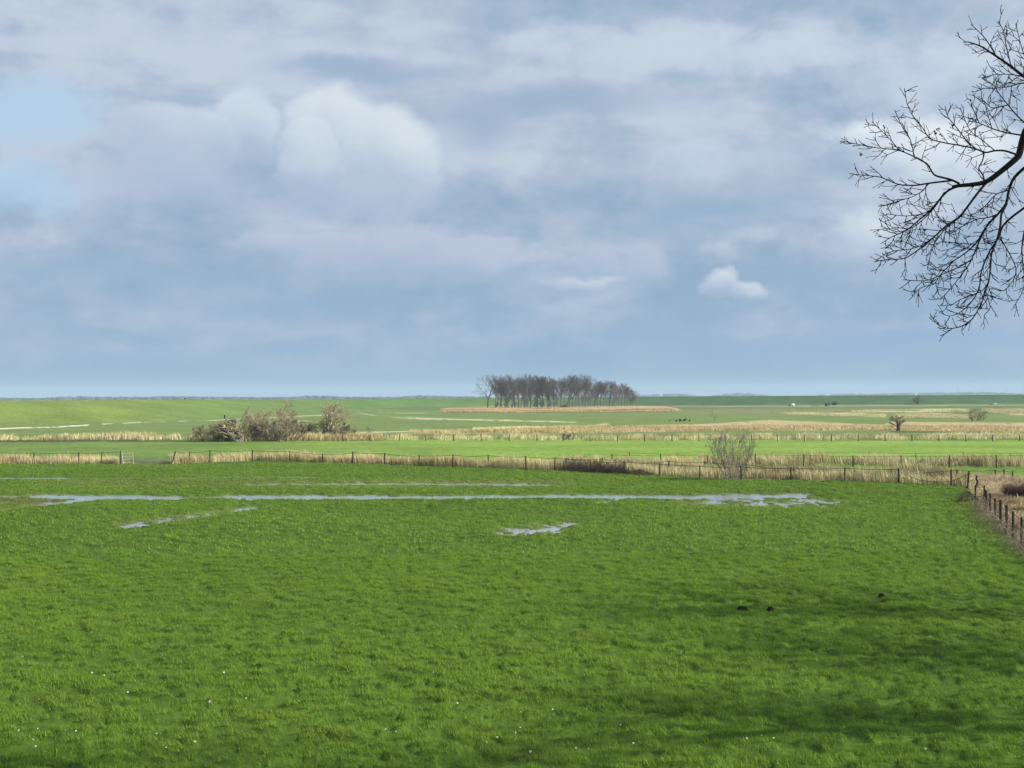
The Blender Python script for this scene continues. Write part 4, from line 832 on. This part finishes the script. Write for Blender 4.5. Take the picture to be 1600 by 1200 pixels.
# ------------------------------------------------------------------ the tree overhanging at the right
TD = 24.0; MPP = TD / FPX
trunkT, limbT, twigT = Tubes(), Tubes(), Tubes()
known = []                                        # (px, py, depth) of what already stands
tr_r = random.Random(4)
BR = [  # start radius px, end radius px, points
    (34, 8.0, [(2611, 560), (2250, 330), (1930, 212), (1690, 178), (1640, 172), (1606, 196), (1596, 226), (1592, 244), (1579, 256), (1550, 279), (1537, 286), (1515, 289), (1499, 290), (1488, 292)]),
    (4.6, 0.9, [(1503, 289), (1480, 297), (1456, 327), (1438, 342), (1417, 360), (1393, 370), (1376, 381)]),
    (4.4, 0.9, [(1499, 287), (1487, 281), (1475, 278), (1459, 274), (1451, 259), (1440, 250), (1429, 245), (1404, 234), (1369, 231), (1342, 226), (1314, 220)]),
    (3.2, 0.9, [(1487, 282), (1452, 286), (1430, 290), (1404, 289), (1376, 276), (1350, 274), (1327, 271)]),
    (3.4, 0.9, [(1590, 242), (1570, 235), (1554, 235), (1540, 239), (1524, 232), (1500, 227), (1480, 224), (1458, 219), (1450, 214), (1440, 197), (1425, 180), (1417, 162), (1413, 138)]),
    (2.4, 0.8, [(1524, 232), (1510, 220), (1493, 197), (1480, 182), (1477, 166)]),
    (2.6, 1.8, [(1539, 286), (1536, 273), (1528, 263), (1535, 252), (1538, 240)]),
    (2.8, 0.8, [(1595, 211), (1570, 207), (1550, 201), (1530, 192), (1513, 189)]),
    (9, 0.9, [(1800, 192), (1720, 172), (1650, 150), (1600, 120), (1580, 104), (1557, 88), (1533, 72), (1512, 65), (1505, 66)]),
    (3.0, 0.8, [(1640, 140), (1600, 128), (1578, 135), (1557, 138), (1535, 138)]),
    (2.6, 0.8, [(1606, 196), (1590, 182), (1575, 164), (1562, 148), (1552, 132), (1534, 121)]),
    (2.4, 0.8, [(1650, 152), (1612, 118), (1598, 80), (1592, 58), (1587, 37)]),
    (2.0, 0.8, [(1580, 104), (1574, 80), (1570, 60), (1568, 48), (1560, 33)]),
    (5.0, 0.9, [(1542, 284), (1525, 305), (1512, 323), (1499, 340), (1480, 351), (1462, 368), (1447, 381), (1430, 394), (1413, 405), (1387, 405), (1366, 409)]),
    (7, 0.9, [(1700, 185), (1650, 225), (1605, 258), (1584, 277), (1576, 297), (1573, 318), (1560, 334), (1543, 351), (1534, 366), (1525, 381), (1508, 396), (1491, 407), (1473, 416), (1452, 422)]),
    (4.0, 0.8, [(1573, 318), (1564, 335), (1563, 355), (1558, 375), (1549, 394), (1548, 416), (1545, 440), (1540, 455), (1534, 474), (1519, 500), (1501, 511), (1482, 514), (1465, 508), (1454, 492)]),
    (5.5, 0.8, [(1720, 205), (1660, 280), (1600, 325), (1582, 338), (1566, 353), (1560, 373), (1547, 390), (1532, 425), (1531, 451), (1517, 474), (1501, 488), (1484, 495), (1467, 488)]),
    (2.0, 0.9, [(1562, 370), (1579, 399), (1589, 420), (1584, 438), (1569, 455), (1558, 454)]),
    (3.2, 0.9, [(1660, 280), (1612, 335), (1600, 360), (1596, 390), (1599, 420), (1602, 440), (1596, 460), (1583, 481)]),
    (3.0, 0.8, [(1543, 351), (1532, 372), (1523, 394), (1514, 414), (1501, 431), (1484, 453), (1469, 468)]),
    (2.2, 0.8, [(1520, 404), (1500, 417), (1480, 425), (1452, 438), (1434, 439), (1411, 437)]),
    (2.6, 0.8, [(1499, 340), (1485, 350), (1471, 364), (1456, 386), (1449, 420)]),
    (2.2, 0.8, [(1560, 334), (1545, 340), (1527, 342), (1508, 351), (1491, 362)]),
    (1.8, 0.8, [(1525, 381), (1510, 381), (1491, 379), (1469, 378)]),
    (2.6, 0.8, [(1476, 300), (1462, 322), (1448, 338), (1428, 355), (1404, 364), (1376, 353)]),
    (2.0, 0.8, [(1576, 297), (1556, 303), (1545, 316), (1530, 331), (1512, 338)]),
    (1.8, 0.7, [(1462, 368), (1440, 384), (1420, 390), (1400, 391), (1380, 398)]),
    (1.8, 0.7, [(1404, 234), (1395, 222), (1378, 205), (1362, 190)]),
    (1.8, 0.7, [(1429, 245), (1422, 215), (1410, 200), (1398, 172)]),
    (1.8, 0.7, [(1452, 286), (1440, 300), (1425, 308), (1400, 315), (1380, 322)]),
    (1.8, 0.7, [(1456, 327), (1440, 335), (1415, 338), (1385, 334)]),
    (1.8, 0.7, [(1491, 407), (1470, 428), (1460, 445), (1440, 448), (1425, 462)]),
    (1.6, 0.7, [(1545, 440), (1535, 455), (1520, 460), (1500, 468), (1485, 478)]),
    (1.6, 0.7, [(1540, 455), (1545, 470), (1548, 482), (1538, 492)]),
    (1.8, 0.7, [(1530, 192), (1520, 170), (1516, 155)]), (1.6, 0.7, [(1550, 201), (1543, 178), (1538, 158)]),
    (1.8, 0.7, [(1554, 235), (1530, 215), (1515, 205), (1500, 168)]), (1.8, 0.7, [(1575, 164), (1550, 170), (1540, 160), (1528, 150)]),
    (2.2, 0.7, [(1557, 88), (1540, 60), (1525, 45), (1517, 38)]), (2.0, 0.7, [(1600, 120), (1580, 116), (1555, 116), (1536, 121)]),
]
def bud_chain(p, d, L, ra, r, n=4):
    pts = [p]; 
    for i in range(n):
        d = (d + Vector((r.gauss(0, .16), r.gauss(0, .16), r.gauss(0, .13) + 0.05))).normalized(); p = p + d * (L / n); pts.append(p)
    rs = [ra * (1 - 0.35 * i / n) for i in range(n + 1)]; rs[-2] = ra * 0.62; pts.append(p + d * 0.02); rs.append(ra * 0.85); pts.append(p + d * 0.045); rs.append(ra * 0.2)
    twigT.chain([tuple(v) for v in pts], rs, 3); return pts, d
def twigs_on(pts, r, f0, f1, gap, lmin, lmax):
    """side twigs, alternating, along a limb"""
    seg = [(pts[i + 1] - pts[i]).length for i in range(len(pts) - 1)]; tot = sum(seg); s = tot * f0; sd = 1
    while s < tot * f1:
        q_ = s; i = 0
        while i < len(seg) - 1 and q_ > seg[i]: q_ -= seg[i]; i += 1
        p = pts[i].lerp(pts[i + 1], min(1, q_ / max(seg[i], 1e-6))); t_ = (pts[i + 1] - pts[i]).normalized()
        ax = Vector((r.gauss(0, .5), 1.0, r.gauss(0, .5))).normalized(); sd = -sd
        d = rot_about(t_, ax, sd * r.uniform(0.5, 1.15)); L = r.uniform(lmin, lmax) * (1.1 - 0.45 * s / tot)
        tp, td_ = bud_chain(p, d, L, r.uniform(0.0072, 0.0096), r)
        for k in range(r.choice((1, 2, 2, 3)) if L > 0.16 else r.choice((0, 1))):
            j = r.randint(1, 3); dd = rot_about((tp[j + 1] - tp[j]).normalized(), Vector((r.gauss(0, .6), 1, r.gauss(0, .6))).normalized(), r.choice((-1, 1)) * r.uniform(.5, 1.1))
            t2, _ = bud_chain(tp[j], dd, L * r.uniform(.3, .65), r.uniform(0.0064, 0.0086), r, 3)
            if L > 0.3 and r.random() < .6:
                dd = rot_about((t2[2] - t2[1]).normalized(), Vector((r.gauss(0, .6), 1, r.gauss(0, .6))).normalized(), r.choice((-1, 1)) * r.uniform(.5, 1.1)); bud_chain(t2[1], dd, L * r.uniform(.2, .35), 0.0065, r, 3)
        s += gap * r.uniform(0.6, 1.5)
for bi, (ra, rb, pp) in enumerate(BR):
    # smooth and slightly jitter the drawn line, then give it its own way in depth
    q_ = np.array(pp, float); ts = np.linspace(0, len(q_) - 1, (len(q_) - 1) * 3 + 1); i0 = np.arange(len(q_))
    sx_ = np.interp(ts, i0, q_[:, 0]); sy_ = np.interp(ts, i0, q_[:, 1])
    if len(sx_) > 5:
        for _ in range(1): sx_[1:-1] = (sx_[:-2] + 2 * sx_[1:-1] + sx_[2:]) / 4; sy_[1:-1] = (sy_[:-2] + 2 * sy_[1:-1] + sy_[2:]) / 4
    d0 = TD; best_ = 22
    for (kx, ky, kd) in known:
        e = math.hypot(kx - sx_[0], ky - sy_[0])
        if e < best_: best_, d0 = e, kd
    L_ = np.concatenate([[0], np.cumsum(np.hypot(np.diff(sx_), np.diff(sy_)))]) * MPP
    slope = tr_r.uniform(-0.6, 0.6) if bi else 0.1
    dep = d0 + slope * L_ + 0.05 * np.sin(L_ * 4 + bi)
    if bi == 0: dep = np.interp(sx_, [1600, 1690, 1930, 2250, 2611], [TD, 23.6, 22.2, 20.6, 19.3]) + 0.04 * np.sin(L_ * 3)
    pts = [at_depth(x, y, d) for x, y, d in zip(sx_, sy_, dep)]
    known += [(x, y, d) for x, y, d in zip(sx_, sy_, dep)]
    f = np.linspace(0, 1, len(pts)); rs = (ra * (0.85 if ra > 4 else 1) * (1 - f) + rb * f) * MPP * 0.5
    if bi == 0: rs = np.interp(f, [0, 0.2, 0.3, 0.42, 0.67, 1], [ra, 19, 14, 12, 8.5, 5]) * MPP * 0.5
    (limbT).chain([tuple(v) for v in pts], np.maximum(rs, 0.0065), 7 if ra > 4 else 5)
    if bi == 0: twigs_on(pts, tr_r, 0.55, 1.0, 0.16, 0.12, 0.35)
    else:
        vis = [k for k in range(len(pts)) if sx_[k] < 1640]; k0 = vis[0] if vis else 0
        twigs_on(pts[k0:], tr_r, 0.22 if ra > 3 else 0.10, 0.99, 0.088, 0.11, 0.36)
# trunk and the part of the crown that stands outside the picture
base = at_depth(2611, 560, 19.3); bxy = Vector((base.x + 0.35, base.y, 0)); bxy.z = gz(bxy.x, bxy.y)
tp_ = [bxy + Vector((0, 0, -.2)), bxy + Vector((-.02, 0, 1.0)), bxy + Vector((-.1, .05, 3)), bxy + Vector((-.2, 0, 5.5)), base + Vector((0.0, 0, 0.1)), base + Vector((0.25, 0.1, 3.0)), base + Vector((0.2, 0.3, 6.0))]
trunkT.chain([tuple(v) for v in tp_], [0.52, 0.40, 0.34, 0.29, 0.25, 0.18, 0.10], 12)
def off_frame(p):
    v = p - CAM; f = v.dot(fwd)
    if f < 0.5: return True
    return 800 + FPX * v.dot(Rv) / f > 1615 or 600 - FPX * v.dot(Uv) / f < -12
def crown(p, d, L, ra, lev):
    n = 5; pts = [p.copy()]
    for i in range(n):
        d = (d + Vector((tr_r.gauss(0, .13), tr_r.gauss(0, .13), tr_r.gauss(0, .13) + (0.05 if lev < 2 else -0.03)))).normalized(); p = p + d * L / n
        if not off_frame(p): break
        pts.append(p.copy())
    n = len(pts) - 1
    if n < 1: return
    rs = [max(ra * (1 - 0.6 * i / 5), 0.007) for i in range(n + 1)]
    (limbT if lev < 3 else twigT).chain([tuple(v) for v in pts], rs, 6 if lev < 2 else 3)
    if lev >= 4: return
    for i in range((7, 6, 5, 4)[lev]):
        f = tr_r.uniform(0.22, 1.0) * n; j = min(n - 1, int(f)); q_ = pts[j].lerp(pts[j + 1], f - j); dd = (pts[j + 1] - pts[j]).normalized()
        ax = dd.cross(Vector((tr_r.gauss(0, 1), tr_r.gauss(0, 1), tr_r.gauss(0, 1)))).normalized()
        crown(q_, rot_about(dd, ax, tr_r.uniform(.5, 1.05)), L * tr_r.uniform(.42, .66), max(rs[j] * .55, 0.008), lev + 1)
for i in range(9):
    a = 6.283 * i / 9 + 0.2; z_ = 6.0 + 0.95 * i; src = Vector((tp_[3].x, tp_[3].y, z_)) if z_ < base.z else base + Vector((0.2, 0.15, z_ - base.z))
    crown(src, Vector((math.cos(a * 2.4), math.sin(a * 2.4), 0.5 + 0.06 * i)).normalized(), tr_r.uniform(5.2, 7.2) * (1 - 0.035 * i), 0.10, 0)
T0 = empty('bare_tree', bxy, 'large bare dark tree overhanging the right picture edge', 'tree')
for nm, tt in (('trunk', trunkT), ('limbs', limbT), ('twigs', twigT)):
    tt.off = np.array(bxy); link(nm, tt.mesh(nm), M_bark, T0)
ROWM = mats(tree_meshes(91, 19.0, dict(wig=0.13, up=0.05, tl=1, rmin=0.0145, kids=[13, 9, 7, 0], bare=0.30, ang=(0.45, 0.95), wide=1.15, len=[0.55, 0.58, 0.5], rad=0.26), maxlev=3, trunk_frac=0.72), M_bark, M_bark)
for x, y, h, rz, lb in ((28.0, 29.5, 18.5, 0.4, 'nearest bare tree of the row right of the picture'), (29.5, 35.0, 18.0, 2.1, 'middle bare tree of the row right of the picture'), (32.0, 41.0, 18.5, 4.0, 'farthest bare tree of the row right of the picture')):
    place_tree('bare_tree', ROWM, Vector((x, y, gz(x, y))), lb, 'tree', 'row of trees right of the picture', h / 19 * 1.1, h / 19, rz)
# a few withered leaves and seed bunches still hanging on
for (x, y) in ((1382, 196), (1345, 239), (1466, 200), (1470, 208), (1572, 52), (1573, 47), (1490, 195), (1462, 205)):
    kd = min(known, key=lambda k_: math.hypot(k_[0] - x, k_[1] - y))[2]; p = at_depth(x, y, kd); V = []; F = []
    for i in range(5):
        a = tr_r.uniform(0, 6.28); t_ = Vector((math.cos(a) * .03, tr_r.uniform(-.03, .03), -abs(math.sin(a)) * .05)); s_ = Vector((-.012, .006, .008)); n = len(V)
        o_ = Vector((tr_r.gauss(0, .012), tr_r.gauss(0, .012), tr_r.gauss(0, .012))); V += [tuple(o_), tuple(o_ + t_ * .5 + s_), tuple(o_ + t_), tuple(o_ + t_ * .5 - s_)]; F.append((n, n + 1, n + 2, n + 3))
    link('withered_leaf', mesh_np('withered_leaf', V, F), M_bramble, T0, p - bxy)

# ------------------------------------------------------------------ haze: the damp sea air
hv = [(x, y, z) for z in (-1.2, 64) for x, y in ((-9600, -9600), (9600, -9600), (9600, 9600), (-9600, 9600))]
hzm = mesh_np('haze', hv, [(3, 2, 1, 0), (4, 5, 6, 7), (0, 1, 5, 4), (1, 2, 6, 5), (2, 3, 7, 6), (3, 0, 4, 7)])
M_haze = bpy.data.materials.new('haze'); M_haze.use_nodes = True; t = M_haze.node_tree; t.nodes.clear()
pv = t.nodes.new('ShaderNodeVolumePrincipled'); pv.inputs['Color'].default_value = (0.66, 0.82, 1.0, 1); pv.inputs['Density'].default_value = 0.00010; pv.inputs['Anisotropy'].default_value = 0.0
mo = t.nodes.new('ShaderNodeOutputMaterial'); t.links.new(pv.outputs[0], mo.inputs['Volume'])
haze = link('haze', hzm, M_haze); tag(haze, 'thin blue haze over the marsh', 'haze', kind='stuff')
